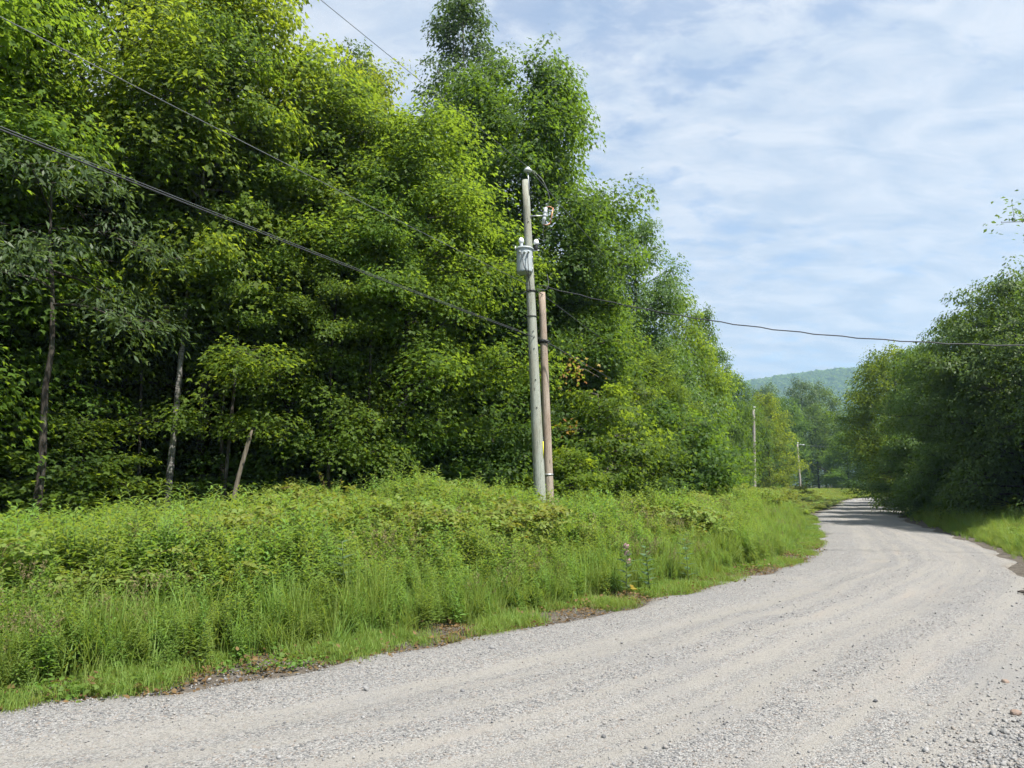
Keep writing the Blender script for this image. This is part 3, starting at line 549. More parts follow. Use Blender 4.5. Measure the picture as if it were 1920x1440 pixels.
# understory saplings along the wood's edge
for i, (x, y, H) in enumerate(by_view([(-13.5, 16.4, 3), (-11.2, 16.0, 2.2), (-7.6, 19.4, 2.6), (-5.2, 20.0, 3.4), (-4.4, 20.6, 2.8), (-3.0, 20.6, 3.4), (-1.8, 21.6, 2.8), (-0.5, 22.2, 3.6), (1.4, 22.6, 4.0), (2.7, 22.8, 4.6), (4.2, 24.8, 3.8), (5.8, 27, 4.6), (7.2, 30, 4.4), (7.8, 33.6, 4.6), (-9.8, 20.6, 3.4), (-15.8, 15.4, 3.2), (9.0, 37.5, 4.8), (10.2, 41.5, 4.4), (11.4, 46.5, 5), (13.6, 52.5, 4.8), (15.6, 59.5, 5), (-2.2, 23.6, 4.8), (-4.2, 22.8, 4.4), (0.4, 24.6, 5), (-13.4, 19.4, 3), (-6.6, 25, 4), (26, 84, 5), (5.0, 28.8, 5.5), (9.8, 40, 6)])):
    lab = ORD[i] + (' (tall)' if H > 4 else ' (low)' if H < 3.3 else '') + ' maple sapling from the left along the foot of the left wood'
    tree('maple_sapling', ('sapling1', 'sapling2')[i % 2] if x > 0 or x < -8 else 'sapling2', x, y, H, 1.0 + 0.25 * (H > 4), i * 2.3, lab, 'sapling', 'saplings along the foot of the left wood')
tree('maple_sapling', 'sapling2', -11.6, 15.4, 3.6, 1.2, 0.5, 'dark leafy sapling before the trunks at the far left of the wood', 'sapling')
tree('maple_sapling', 'sapling1', -10.0, 16.2, 3.0, 1.1, 2.5, 'spreading sapling among the shaded trunks left of the birch', 'sapling')
tree('maple_sapling', 'sapling_yellow', 1.5, 20.6, 2.6, 0.8, 1.0, 'yellowing sapling beside the foot of the brown pole', 'sapling')

# ------------------------------------------------------------------ dead wood
def stick(name, pts, rad, mat, label, cat, n=8):
    g = Geo(); g.tube(pts, rad, n); o = g.build(name, M[mat]); return tag(o, label, cat)
stick('broken_trunk', [(-6.55, 16.6, 0.1), (-6.42, 16.6, 0.9), (-6.25, 16.6, 1.9), (-6.05, 16.6, 2.75), (-6.0, 16.6, 2.95)], [0.06, 0.056, 0.052, 0.048, 0.025], 'deadwood', 'pale broken trunk leaning right before the dark wood', 'dead tree')
stick('snag', [(-12.45, 20, 0.2), (-12.5, 20, 1.2), (-12.55, 20, 2.2), (-12.6, 20, 2.75), (-12.62, 20, 3.0)], [0.10, 0.10, 0.09, 0.08, 0.02], 'birch', 'splintered pale stump standing in the shade far left', 'dead tree')
stick('pale_trunk', [(-12.4, 21, 0.2), (-12.35, 21, 2), (-12.3, 21, 4.5), (-12.2, 21, 7.5)], [0.17, 0.16, 0.15, 0.10], 'bark_pale', 'thick pale grey trunk behind the splintered stump', 'dead tree')
stick('fallen_log', [(-11.4, 20.8, 1.55), (-10.5, 20.6, 1.5), (-9.3, 20.4, 1.45)], [0.06, 0.065, 0.05], 'deadwood', 'thin fallen log lying level between the shaded trunks', 'log')
stick('bare_branch', [(-3.6, 19.6, 3.2), (-3.1, 19.8, 3.9), (-2.5, 20, 4.6), (-1.9, 20.2, 5.0)], [0.03, 0.025, 0.018, 0.008], 'bark_pale', 'bare pale branch rising in the dark hollow left of the pole', 'branch', 5)
stick('fallen_tree', [(51.5, 122, 5.0), (54, 121, 3.4), (57, 120, 1.6), (58.5, 119.5, 0.6)], [0.08, 0.14, 0.17, 0.18], 'bark_dark', 'dead tree slumped by the second far pole', 'dead tree')

# ------------------------------------------------------------------ poles, transformer, wires
def shaft(x0, y0, x1, y1, z1, r0, r1, z0=0.0):
    g = Geo(); k = 12; t = np.linspace(0, 1, k); P = np.column_stack([x0 + (x1 - x0) * t, y0 + (y1 - y0) * t, z0 + (z1 - z0) * t]) - np.array([x0, y0, 0])
    g.tube(P, r0 + (r1 - r0) * t, 18); return g
B1 = np.array([0.745, 18.0, 0.0])
pole = empty('utility_pole', B1); tag(pole, 'tall greenish treated pole carrying the transformer, leaning slightly left', 'utility pole')
z0p = float(gh(np.array([0.745]), np.array([18.0]))[0])
shaft(0.745, 18, 0.355, 18, 9.62, 0.158, 0.092, 0.05).build('shaft', M['pole_green'], pole)
def px(z): return (0.745 + (0.355 - 0.745) * z / 9.62) - B1[0]       # local x of the pole axis at height z
g = Geo(); g.tube([(px(9.62) + 0.095, -0.06, 9.2), (px(9.62) + 0.075, -0.06, 9.62), (px(9.62) + 0.06, -0.05, 9.83)], 0.018, 8); g.build('pin_bracket', M['galv'], pole)
g = Geo(); g.lathe([(0.03, 0), (0.10, 0.02), (0.115, 0.05), (0.09, 0.085), (0.05, 0.10), (0.055, 0.13), (0.03, 0.15), (0.001, 0.155)], (px(9.62) + 0.06, -0.05, 9.82)); g.build('insulator', M['porcelain_grey'], pole)
def ring(z, r, name='band', mat='black_rubber', h=0.025):
    g = Geo(); g.lathe([(r + .001, -h), (r + .012, -h), (r + .012, h), (r + .001, h)], (px(z), 0, z), 20); g.build(name, M[mat], pole)
ring(6.62, 0.116); ring(5.95, 0.121, h=0.012)
for z in (8.45, 5.55, 5.1, 4.3, 3.6):
    g = Geo(); g.lathe([(0.001, 0), (0.016, 0), (0.016, 0.02), (0.001, 0.025)], (px(z) + 0.02, -(0.158 - 0.0069 * z) + 0.004, z), 8, axis=(0, -1, 0)); g.build('bolt', M['black_rubber'], pole)
g = Geo(); g.box((px(2.55) + 0.134, -0.05, 2.55), (0.022, 0.05, 0.42)); g.build('marker_strip', M['yellow'], pole, False)
# fuse cutout on its arm
cut = empty('fuse_cutout', (0.66, 17.93, 8.62)); tag(cut, 'grey fuse cutout with copper-coloured tube on a short arm right of the pole top', 'fuse cutout')
g = Geo(); g.tube([(-0.18, 0, 0.0), (0.14, 0, 0.0)], 0.018, 8); g.build('arm', M['galv'], cut)
ax = np.array([0.16, 0, 0.99]); g = Geo(); g.lathe([(0.02, -0.24), (0.045, -0.23), (0.045, -0.12), (0.06, -0.10), (0.045, -0.06), (0.045, -0.02), (0.062, 0), (0.045, 0.03), (0.045, 0.08), (0.06, 0.10), (0.042, 0.13), (0.045, 0.22), (0.02, 0.24)], (0.19, 0, 0.0), 12, axis=ax); g.build('insulator', M['porcelain_grey'], cut)
g = Geo(); g.tube([(0.335, -0.02, -0.21), (0.41, -0.02, 0.21)], 0.017, 8); g.build('fuse_tube', M['copper'], cut)
g = Geo(); g.tube([(0.15, 0, -0.235), (0.25, -0.01, -0.255), (0.335, -0.02, -0.20)], 0.015, 6); g.tube([(0.225, 0, 0.235), (0.32, -0.01, 0.25), (0.41, -0.02, 0.20)], 0.015, 6); g.build('contact', M['copper'], cut)
# transformer
tx = np.array([0.315, 17.64, 6.99]); tf = empty('pole_transformer', tx); tag(tf, 'pale grey can-shaped transformer hung on the greenish pole', 'transformer')
g = Geo(); g.lathe([(0.001, 0.0), (0.17, 0.0), (0.197, 0.02), (0.20, 0.05), (0.203, 0.56), (0.203, 0.60)], n=28); g.build('tank', M['tank'], tf)
g = Geo(); g.lathe([(0.203, 0.595), (0.232, 0.60), (0.236, 0.635), (0.21, 0.655), (0.10, 0.69), (0.001, 0.70)], n=28); g.build('lid', M['tank'], tf)
g = Geo(); g.tube([(-0.215 + 0.0, -0.09, 0.56), (-0.24, -0.1, 0.62), (-0.22, -0.1, 0.68)], 0.015, 6); g.build('lid_clamp', M['galv'], tf)
for s in (-0.12, 0.0, 0.1):
    g = Geo(); g.lathe([(0.03, 0), (0.03, 0.05), (0.02, 0.06), (0.02, 0.09), (0.001, 0.1)], (s, -0.2, 0.48), 8, axis=(0, -1, 0)); g.build('terminal', M['porcelain_grey'], tf)
for y0, y1 in ((0.12, 0.20), (0.42, 0.5)):
    g = Geo(); g.box((0.17, 0.22, (y0 + y1) / 2), (0.10, 0.16, 0.07)); g.build('hanger', M['galv'], tf, False)
def bush(c, name, parent):
    g = Geo(); g.lathe([(0.035, 0), (0.055, 0.02), (0.04, 0.05), (0.055, 0.07), (0.04, 0.10), (0.05, 0.12), (0.035, 0.15)], c, 12); b = g.build(name, M['porcelain_grey'], parent)
    g = Geo(); g.lathe([(0.04, 0.14), (0.066, 0.15), (0.07, 0.20), (0.06, 0.25), (0.035, 0.28), (0.001, 0.29)], c, 14); g.build('cap', M['porcelain'], b)
bush((-0.08, 0.02, 0.66), 'bushing', tf)
arr = empty('surge_arrester', (0.62, 17.82, 7.67)); tag(arr, 'white-capped surge arrester on a bracket right of the transformer', 'surge arrester')
g = Geo(); g.tube([(-0.14, 0.12, -0.02), (-0.05, 0.02, -0.02), (0.08, 0, -0.02)], 0.02, 6); g.build('bracket', M['galv'], arr)
g = Geo(); g.lathe([(0.03, 0), (0.055, 0.02), (0.038, 0.05), (0.055, 0.07), (0.038, 0.10), (0.05, 0.12), (0.035, 0.15)], (0, 0, -0.01), 12); g.build('body', M['black_rubber'], arr)
g = Geo(); g.lathe([(0.04, 0.14), (0.066, 0.15), (0.07, 0.20), (0.06, 0.25), (0.035, 0.28), (0.001, 0.29)], (0, 0, -0.01), 14); g.build('cap', M['porcelain'], arr)
# brown pole
bp = empty('utility_pole', (0.985, 18.5, 0)); tag(bp, 'shorter weathered brown pole with flat top right beside the greenish pole', 'utility pole')
shaft(0.985, 18.5, 0.79, 18.5, 6.72, 0.128, 0.088, 0.05).build('shaft', M['pole_brown'], bp)
def ring2(z, r, h, mat):
    g = Geo(); g.lathe([(r + .001, -h), (r + .01, -h), (r + .01, h), (r + .001, h)], (-0.195 * z / 6.72, 0, z), 20); g.build('band', M[mat], bp)
ring2(5.40, 0.0965, 0.05, 'black_rubber'); ring2(1.95, 0.117, 0.02, 'galv')
g = Geo(); g.tube([(-0.16 + 0.0, -0.1, 5.42), (-0.10, -0.13, 5.40), (0.0, -0.10, 5.38)], 0.022, 6); g.build('cable_clamp', M['black_rubber'], bp)
g = Geo(); g.tube([(-0.135, -0.03, 0.1), (-0.16, -0.03, 1.4), (-0.185, -0.03, 2.9)], 0.016, 8); g.build('conduit', M['galv'], bp)
# far poles
def far_pole(x, y, x1, top, r0, r1, label, arm=None):
    o = empty('utility_pole', (x, y, 0)); tag(o, label, 'utility pole', None)
    shaft(x, y, x1, y, top, r0, r1, 0.0).build('shaft', M['pole_grey'], o)
    g = Geo(); g.tube([(x1 - x, 0, top - 0.2), (x1 - x + 0.08, 0, top + 0.18)], 0.02, 6); g.build('pin_bracket', M['galv'], o)
    g = Geo(); g.lathe([(0.03, 0), (0.13, 0.02), (0.13, 0.07), (0.05, 0.12), (0.001, 0.16)], (x1 - x + 0.08, 0, top + 0.16), 10); g.build('insulator', M['porcelain'], o)
    if arm:
        g = Geo(); g.tube([(x1 - x, 0, top - 0.15), (x1 - x + arm * 0.5, 0, top - 0.02), (x1 - x + arm, 0, top - 0.1)], 0.04, 6); g.build('bracket_arm', M['galv'], o)
        g = Geo(); g.lathe([(0.05, 0.1), (0.22, 0.06), (0.22, 0.0), (0.1, -0.08), (0.001, -0.1)], (x1 - x + arm, 0, top - 0.12), 10); g.build('lamp_head', M['porcelain'], o)
    return o
far_pole(24.95, 75, 25.3, 9.65, 0.19, 0.13, 'weathered grey pole before the far dark trees, first beyond the transformer pole')
far_pole(49.6, 125, 49.45, 8.9, 0.20, 0.13, 'small far grey pole with a short arm at its top near the road end', 1.0)
def wire(name, a, b, sag, r, mat, label, n=40, wav=0.0):
    a = np.array(a, float); b = np.array(b, float); t = np.linspace(0, 1, n)[:, None]; P = a + (b - a) * t; P[:, 2] -= (4 * sag * t * (1 - t))[:, 0]
    if wav: P[:, 2] += wav * np.sin(np.arange(n) * 2.1) ; P[:, 0] += wav * np.cos(np.arange(n) * 1.7)
    g = Geo(); g.tube(P, r, 6); o = g.build(name, M[mat]); return tag(o, label, 'wire')
PV = (-19.0, -18.0)
wire('power_line', (0.42, 17.95, 9.97), (PV[0], PV[1], 10.3), 0.35, 0.006, 'wire_alu', 'thin top wire running from the pole top up to the left')
wire('power_line', (0.42, 17.95, 9.97), (25.4, 75, 9.95), 0.7, 0.010, 'wire_alu', 'thin top wire from the transformer pole to the first far pole')
wire('neutral_line', (0.50, 17.88, 6.72), (PV[0], PV[1], 7.4), 0.42, 0.006, 'wire_alu', 'upper silver wire crossing the left trees above the black cable')
wire('neutral_line', (0.62, 18.0, 6.66), (25.2, 75, 7.2), 0.6, 0.010, 'wire', 'dark wire below the top wire toward the first far pole')
wire('telephone_cable', (0.83, 18.37, 5.40), (PV[0], PV[1], 6.35), 0.42, 0.010, 'wire', 'thick black cable crossing the left trees to the brown pole')
wire('support_strand', (0.83, 18.35, 5.43), (PV[0], PV[1], 6.38), 0.42, 0.004, 'wire_alu', 'thin strand lashed along the thick black cable at left')
wire('telephone_cable', (0.84, 18.37, 5.40), (25.15, 74.9, 5.3), 0.3, 0.014, 'wire', 'black cable descending from the brown pole along the trees at right')
wire('service_drop', (0.66, 17.95, 6.78), (24.0, 9.0, 6.0), 2.06, 0.013, 'wire', 'twisted black service wire sagging across the sky to the right', 90, 0.012)
wire('power_line', (25.4, 75, 9.95), (49.5, 125, 9.1), 0.6, 0.012, 'wire_alu', 'wire between the two far poles')
wire('service_drop', (50.2, 125, 8.75), (75, 118, 8.4), 0.5, 0.016, 'wire_alu', 'far wire leading right from the arm of the farthest pole')
def jumper(pts, r, mat, label):
    g = Geo(); g.tube(catmull(np.array(pts, float), 8), r, 6); tag(g.build('jumper_wire', M[mat]), label, 'wire')
jumper([(0.83, 17.92, 8.35), (0.80, 17.88, 8.1), (0.84, 17.86, 7.92), (0.72, 17.82, 7.95)], 0.006, 'wire', 'loose lead hanging between the fuse cutout and the arrester')
jumper([(0.88, 17.93, 8.85), (0.98, 17.93, 9.1), (0.8, 17.93, 9.6), (0.45, 17.95, 9.95)], 0.006, 'wire_alu', 'lead from the fuse cutout up to the pole-top wire')
jumper([(0.23, 17.40, 7.45), (0.30, 17.38, 7.1), (0.42, 17.5, 6.85), (0.46, 17.84, 6.6)], 0.010, 'wire', 'black lead down the front of the transformer can')
jumper([(0.40, 17.40, 7.45), (0.40, 17.38, 7.2), (0.43, 17.55, 6.8), (0.47, 17.84, 6.55)], 0.010, 'wire', 'second black lead beside it down the transformer can')
jumper([(0.45, 17.86, 6.62), (0.2, 17.8, 6.5), (0.02, 17.8, 6.62), (0.0, 17.8, 6.98)], 0.008, 'wire', 'looped black lead left of the pole under the transformer')
jumper([(0.62, 17.9, 6.66), (0.86, 17.85, 6.62), (0.93, 17.85, 6.78), (0.90, 17.85, 7.02)], 0.008, 'wire_alu', 'pale upturned wire end right of the pole band')

# ------------------------------------------------------------------ scattered growth (uncountable)
def scatter(name, P, rotz, scl, protos, label, tilt=0.12, variant=None, seed=0):
    r = np.random.default_rng(seed); n = len(P); me = bpy.data.meshes.new(name); me.vertices.add(n); me.vertices.foreach_set('co', np.asarray(P, np.float32).ravel())
    rot = np.column_stack([r.normal(size=n) * tilt, r.normal(size=n) * tilt, rotz]); s3 = np.asarray(scl, float); s3 = np.repeat(s3[:, None], 3, 1) if s3.ndim == 1 else s3
    for nm, dat in (('rot', rot), ('scl', s3)):
        a = me.attributes.new(nm, 'FLOAT_VECTOR', 'POINT'); a.data.foreach_set('vector', dat.astype(np.float32).ravel())
    a = me.attributes.new('var', 'INT', 'POINT'); a.data.foreach_set('value', (r.integers(0, len(protos), n) if variant is None else variant).astype(np.int32))
    o = link(name, me); ng = bpy.data.node_groups.new(name, 'GeometryNodeTree')
    ng.interface.new_socket('Geometry', in_out='INPUT', socket_type='NodeSocketGeometry'); ng.interface.new_socket('Geometry', in_out='OUTPUT', socket_type='NodeSocketGeometry')
    nd = ng.nodes; gi = nd.new('NodeGroupInput'); go = nd.new('NodeGroupOutput'); ip = nd.new('GeometryNodeInstanceOnPoints'); jn = nd.new('GeometryNodeJoinGeometry')
    for pm in protos:
        po = bpy.data.objects.new(name + '_piece', pm); oi = nd.new('GeometryNodeObjectInfo'); oi.inputs['Object'].default_value = po; oi.inputs['As Instance'].default_value = False
        gti = nd.new('GeometryNodeGeometryToInstance'); ng.links.new(oi.outputs['Geometry'], gti.inputs[0]); ng.links.new(gti.outputs[0], jn.inputs[0])
    def attr(nm, dt):
        x = nd.new('GeometryNodeInputNamedAttribute'); x.data_type = dt; x.inputs['Name'].default_value = nm; return x.outputs[0]
    ng.links.new(gi.outputs[0], ip.inputs['Points']); ng.links.new(jn.outputs[0], ip.inputs['Instance']); ip.inputs['Pick Instance'].default_value = True
    ng.links.new(attr('var', 'INT'), ip.inputs['Instance Index']); ng.links.new(attr('rot', 'FLOAT_VECTOR'), ip.inputs['Rotation']); ng.links.new(attr('scl', 'FLOAT_VECTOR'), ip.inputs['Scale'])
    ng.links.new(ip.outputs[0], go.inputs[0]); md = o.modifiers.new('scatter', 'NODES'); md.node_group = ng
    return tag(o, label, kind='stuff')
def combine(name, parts, mats, ):
    """parts: list of (V, quads, tint, matidx)"""
    V, F, T, I = [], [], [], []; k = 0
    for v, f, t, mi in parts:
        V.append(v); F.append(np.asarray(f) + k); k += len(v); T.append(np.broadcast_to(t, (len(f),))); I.append(np.full(len(f), mi))
    return mesh_np(name, np.concatenate(V), [np.concatenate(F)], mats, np.concatenate(T), False, np.concatenate(I))
def stem_quads(P, r, n=3):
    g = Geo(); g.tube(P, r, n, False); return np.concatenate(g.V), np.concatenate(g.Q)
def goldenrod(seed, stems=4, spread=0.16, wide=1.0, flower=False):
    r = np.random.default_rng(seed); parts = []
    for s in range(stems):
        b = r.normal(size=2) * spread * 0.6; H = r.uniform(0.72, 1.05); ln = r.normal(size=2) * 0.10; z = np.linspace(0, 1, 5)
        P = np.column_stack([b[0] + ln[0] * z ** 2, b[1] + ln[1] * z ** 2, H * z]); v, q = stem_quads(P, 0.0045 * (1 - 0.6 * z)); parts.append((v, q, 0.5, 1))
        n = int(r.uniform(34, 46)); t = np.linspace(0.12, 1.0, n) ** 0.9; az = np.arange(n) * 2.4 + r.uniform(0, 6); o = np.column_stack([np.cos(az), np.sin(az), np.zeros(n)])
        pos = np.column_stack([np.interp(t, z, P[:, c]) for c in range(3)]); up = 0.25 + 0.75 * t ** 2 + r.normal(size=n) * 0.2
        D = o + np.column_stack([np.zeros(n), np.zeros(n), up]); Nn = unit(np.array([0, 0, 1.0]) - o * up[:, None] * 0.8 + rv(r, n) * 0.18)
        L = (0.175 - 0.10 * np.clip(t - 0.35, 0, 1) / 0.65) * r.uniform(0.75, 1.15, n) * np.clip(t * 4, 0.5, 1)
        tv = LANCE_V * np.array([wide, 1, 1]); V, F, T = leaves(pos, Nn, D, L, tv, LANCE_F, np.clip(0.25 + 0.6 * t + r.normal(size=n) * 0.15, 0, 1)); parts.append((V, F, T, 0))
        if flower:
            m = 26; fp = P[-1] + np.column_stack([r.normal(size=m) * 0.05, r.normal(size=m) * 0.05, r.uniform(-0.10, 0.06, m)])
            V, F, T = leaves(fp, unit(rv(r, m)), rv(r, m), np.full(m, 0.03), NARROW_V * np.array([2, 1, 1]), NARROW_F, np.full(m, .5)); parts.append((V, F, T, 2))
    return combine('goldenrod', parts, [M['goldenrod'], M['stem'], M['goldflower']])
def bramble(seed, mat='bramble'):
    r = np.random.default_rng(seed); parts = []
    for s in range(9):
        az = r.uniform(0, 6.28); d = np.array([math.cos(az), math.sin(az)]); H = r.uniform(0.6, 1.0); L = r.uniform(0.25, 0.75); z = np.linspace(0, 1, 6)
        P = np.column_stack([d[0] * L * z ** 1.4, d[1] * L * z ** 1.4, H * np.sin(z * 1.95) / np.sin(1.57) * 0.98]); v, q = stem_quads(P, 0.004 * (1 - 0.5 * z)); parts.append((v, q, 0.5, 1))
        n = 15; t = np.linspace(0.25, 1, n); pos = np.column_stack([np.interp(t, z, P[:, c]) for c in range(3)]); a2 = r.uniform(0, 6.28, n); o = np.column_stack([np.cos(a2), np.sin(a2), r.uniform(0.0, .5, n)])
        hub = pos + o * r.uniform(0.04, 0.11, n)[:, None]; lt = r.uniform(0, 1, n)
        for k, da in enumerate((0, 1.25, -1.25)):
            dd = np.column_stack([np.cos(a2 + da), np.sin(a2 + da), r.normal(size=n) * 0.2]); Nn = unit(np.array([0, 0, 1.0]) + o * 0.3 + rv(r, n) * 0.33)
            V, F, T = leaves(hub, Nn, dd, (0.085 if k == 0 else 0.068) * r.uniform(0.75, 1.2, n), OVAL5_V, OVAL5_F, np.clip(lt * 0.75 + r.uniform(0, 0.25, n), 0, 1)); parts.append((V, F, T, 0))
    return combine('bramble', parts, [M[mat], M['stem_red']])
def grass(seed, n=46, H=0.5, spread=0.11, w=0.0045, bend=0.5):
    r = np.random.default_rng(seed); b = r.normal(size=(n, 2)) * spread * 0.6; h = H * r.uniform(0.45, 1.1, n); az = r.uniform(0, 6.28, n); d = np.column_stack([np.cos(az), np.sin(az)]); bd = bend * r.uniform(0.2, 1.3, n)
    sd = np.column_stack([-d[:, 1], d[:, 0]]); lev = [0, 0.4, 0.75, 1.0]; ww = [1, 0.9, 0.6, 0.06]; V = np.zeros((n, 8, 3))
    for i, (l, k) in enumerate(zip(lev, ww)):
        c = b + d * (bd * h * l ** 2)[:, None]; zc = h * (l - 0.28 * bd * l ** 2.2)
        V[:, 2 * i, :2] = c + sd * w * k; V[:, 2 * i + 1, :2] = c - sd * w * k; V[:, 2 * i, 2] = V[:, 2 * i + 1, 2] = zc
    F = (np.arange(n) * 8)[:, None, None] + np.array([[0, 1, 3, 2], [2, 3, 5, 4], [4, 5, 7, 6]])[None]
    return mesh_np('grass', V.reshape(-1, 3), [F.reshape(-1, 4)], M['grass'], np.repeat(r.uniform(0, 1, n), 3))
def groundleaf(seed, n=22, mat='clover'):
    r = np.random.default_rng(seed); az = r.uniform(0, 6.28, n); o = np.column_stack([np.cos(az), np.sin(az), np.zeros(n)]); P = o * r.uniform(0, 0.13, n)[:, None]; P[:, 2] = r.uniform(0.02, 0.10, n)
    V, F, T = leaves(P, unit(np.array([0, 0, 1.0]) + rv(r, n) * 0.35), o + rv(r, n) * 0.4, r.uniform(0.022, 0.05, n), OVAL5_V * np.array([1.3, 1, 1]), OVAL5_F, r.uniform(0, 1, n))
    return mesh_np('ground_leaf', V, [F], M[mat], T)
def litter(seed, n=10):
    r = np.random.default_rng(seed); P = np.column_stack([r.normal(size=n) * 0.12, r.normal(size=n) * 0.12, r.uniform(0.004, 0.02, n)])
    V, F, T = leaves(P, unit(np.array([0, 0, 1.0]) + rv(r, n) * 0.3), rv(r, n), r.uniform(0.025, 0.06, n), OVAL5_V, OVAL5_F, r.uniform(0, 1, n)); return mesh_np('litter', V, [F], M['dry'], T)
def fern(seed):
    r = np.random.default_rng(seed); parts = []
    for f in range(8):
        az = f * 0.785 + r.normal() * 0.2; d = np.array([math.cos(az), math.sin(az), 0]); L = r.uniform(0.5, 0.8); n = 14; t = np.linspace(0.12, 1, n); c = np.outer(L * t * 0.85, d); c[:, 2] = L * (0.95 * t - 0.62 * t ** 2.2)
        for s in (-1, 1):
            sd = np.array([-d[1], d[0], 0]) * s; dd = np.tile(sd + d * 0.35 + np.array([0, 0, -0.1]), (n, 1)); V, F, T = leaves(c, unit(np.array([0, 0, 1.0]) - d * 0.2 + rv(r, n) * 0.1), dd, 0.20 * np.sin(np.clip(1.15 - t, 0.12, 1) * 1.5) * 0.9 + 0.01, NARROW_V, NARROW_F, r.uniform(0.2, 1, n)); parts.append((V, F, T, 0))
    return combine('fern', parts, [M['goldenrod']])
def sample(n, x0, x1, y0, y1, seed):
    r = np.random.default_rng(seed); return r.uniform(x0, x1, n), r.uniform(y0, y1, n), r
def inside_wood(x, y):
    """> 0 behind the front of the left wood"""
    return y - np.interp(x, EDGE[:, 0], EDGE[:, 1])
def place(n, box, seed, prob):
    x, y, r = sample(n, *box, seed); vis = np.abs(np.arctan2(x, np.maximum(y, .1))) < 0.72
    vis &= y > 2.0; x, y = x[vis], y[vis]; dl, dr = lateral(x, y); pr = prob(x, y, dl, dr); keep = r.uniform(0, 1, len(x)) < pr; x, y, dl, dr = x[keep], y[keep], dl[keep], dr[keep]
    z = gh(x, y, dl, dr); return np.column_stack([x, y, z]), dl, dr, r
nz = lambda x, y, s, k: vnoise(x, y, s, k)
# goldenrod and asters along the left verge
GR = [goldenrod(30 + i, wide=(0.9, 1.25, 1.7, 0.8, 1.2, 1.4)[i], flower=False) for i in range(6)]
def density(y): return np.clip(9.0 / np.maximum(y, 9.0), 0.12, 1)
P, dl, dr, r = place(170000, (-14, 24, 4, 44), 40, lambda x, y, dl, dr: np.where((dl > 0.35) & (inside_wood(x, y) < -0.3), sm(0.35, 0.9, dl) * (0.30 + 0.7 * sm(5.2, 2.2, dl + 2.0 * (nz(x, y, 2.0, 21) - .5))) * density(y) * 0.55, 0))
lowl = 0.52 + 0.48 * sm(-9.5, -4.5, P[:, 0]); lowp = 1 - 0.3 * np.exp(-((P[:, 0] - .8) / 1.2) ** 2 - ((P[:, 1] - 16.5) / 1.5) ** 2)
hs = (0.36 + 0.64 * sm(0.2, 2.8, dl)) * lowl * lowp * (0.75 + 0.5 * nz(P[:, 0], P[:, 1], 0.9, 31)) * r.uniform(0.75, 1.2, len(P)) * (0.8 + 0.4 * nz(P[:, 0], P[:, 1], 1.3, 22)); print('goldenrod', len(P))
scatter('goldenrod_weeds', P, r.uniform(0, 6.28, len(P)), hs, GR, 'tall green goldenrod weeds growing along the left verge', 0.10, seed=1)
BL = [goldenrod(130 + i, stems=2, spread=0.2, wide=2.6) for i in range(5)]
P, dl, dr, r = place(60000, (-14, 24, 4, 36), 61, lambda x, y, dl, dr: np.where((dl > 0.6) & (inside_wood(x, y) < -0.3), sm(0.5, 0.72, nz(x, y, 1.6, 33)) * density(y) * 0.22, 0)); print('broad weeds', len(P))
scatter('broad_leaved_weeds', P, r.uniform(0, 6.28, len(P)), (0.35 + 0.65 * sm(0.3, 3.4, dl)) * r.uniform(0.7, 1.15, len(P)), BL, 'broad-leaved and flowering weeds mixed into the left verge', 0.12, seed=21)
def seedgrass(seed, n=9):
    r = np.random.default_rng(seed); parts = []
    for i in range(n):
        d = r.normal(size=2) * 0.16; z = np.linspace(0, 1, 5); H = r.uniform(0.7, 1.05); Pp = np.column_stack([d[0] * z ** 2 + r.normal() * .05, d[1] * z ** 2 + r.normal() * .05, H * z]); v, q = stem_quads(Pp, 0.0022); parts.append((v, q, .6, 0))
        m = 16; t = r.uniform(.78, 1, m); c = np.column_stack([np.interp(t, z, Pp[:, k]) for k in range(3)]); V, F, T = leaves(c, unit(rv(r, m)), rv(r, m) + np.array([0, 0, .8]), np.full(m, .05), NARROW_V, NARROW_F, r.uniform(0, 1, m)); parts.append((V, F, T, 1))
    return combine('seed_grass', parts, [M['grass'], M['straw']])
M['straw'] = leaf_mat('straw_head', (0.26, 0.22, 0.11), (0.3, 0.25, 0.12), tr=0.3, hue=0.02, spec=0.1)
P, dl, dr, r = place(40000, (-12, 24, 4, 34), 62, lambda x, y, dl, dr: np.where((dl > 0.5) & (dl < 3.6), sm(0.42, 0.7, nz(x, y, 1.1, 34)) * density(y) * 0.2, 0)); print('seed grass', len(P))
scatter('seeding_grass', P, r.uniform(0, 6.28, len(P)), (0.55 + 0.5 * sm(0.3, 3.0, dl)) * r.uniform(0.8, 1.1, len(P)), [seedgrass(150), seedgrass(151), seedgrass(152)], 'thin seeding grass stalks standing among the weeds', 0.1, seed=22)
# brambles over the bank
BR = [bramble(50 + i) for i in range(5)]
def pb(x, y, dl, dr):
    return np.where((dl > 1.6) & (inside_wood(x, y) < 0.6), sm(1.6, 3.6, dl + 2.2 * (nz(x, y, 2.2, 23) - .5)) * np.clip(14.0 / np.maximum(y, 9.0), 0.25, 1.0) * 0.6, 0)
P, dl, dr, r = place(150000, (-16, 34, 6, 72), 41, pb); hs = (0.52 + 0.48 * sm(-9.5, -4.5, P[:, 0])) * (1 - 0.3 * np.exp(-((P[:, 0] - .8) / 1.2) ** 2 - ((P[:, 1] - 16.5) / 1.5) ** 2)) * r.uniform(0.65, 1.25, len(P)) * (0.5 + 0.85 * nz(P[:, 0], P[:, 1], 1.7, 24)) * (0.8 + 0.25 * sm(20, 40, P[:, 1])); print('bramble', len(P))
scatter('bramble_thicket', P, r.uniform(0, 6.28, len(P)), hs, BR, 'yellow-green bramble thicket covering the bank before the wood', 0.15, seed=2)
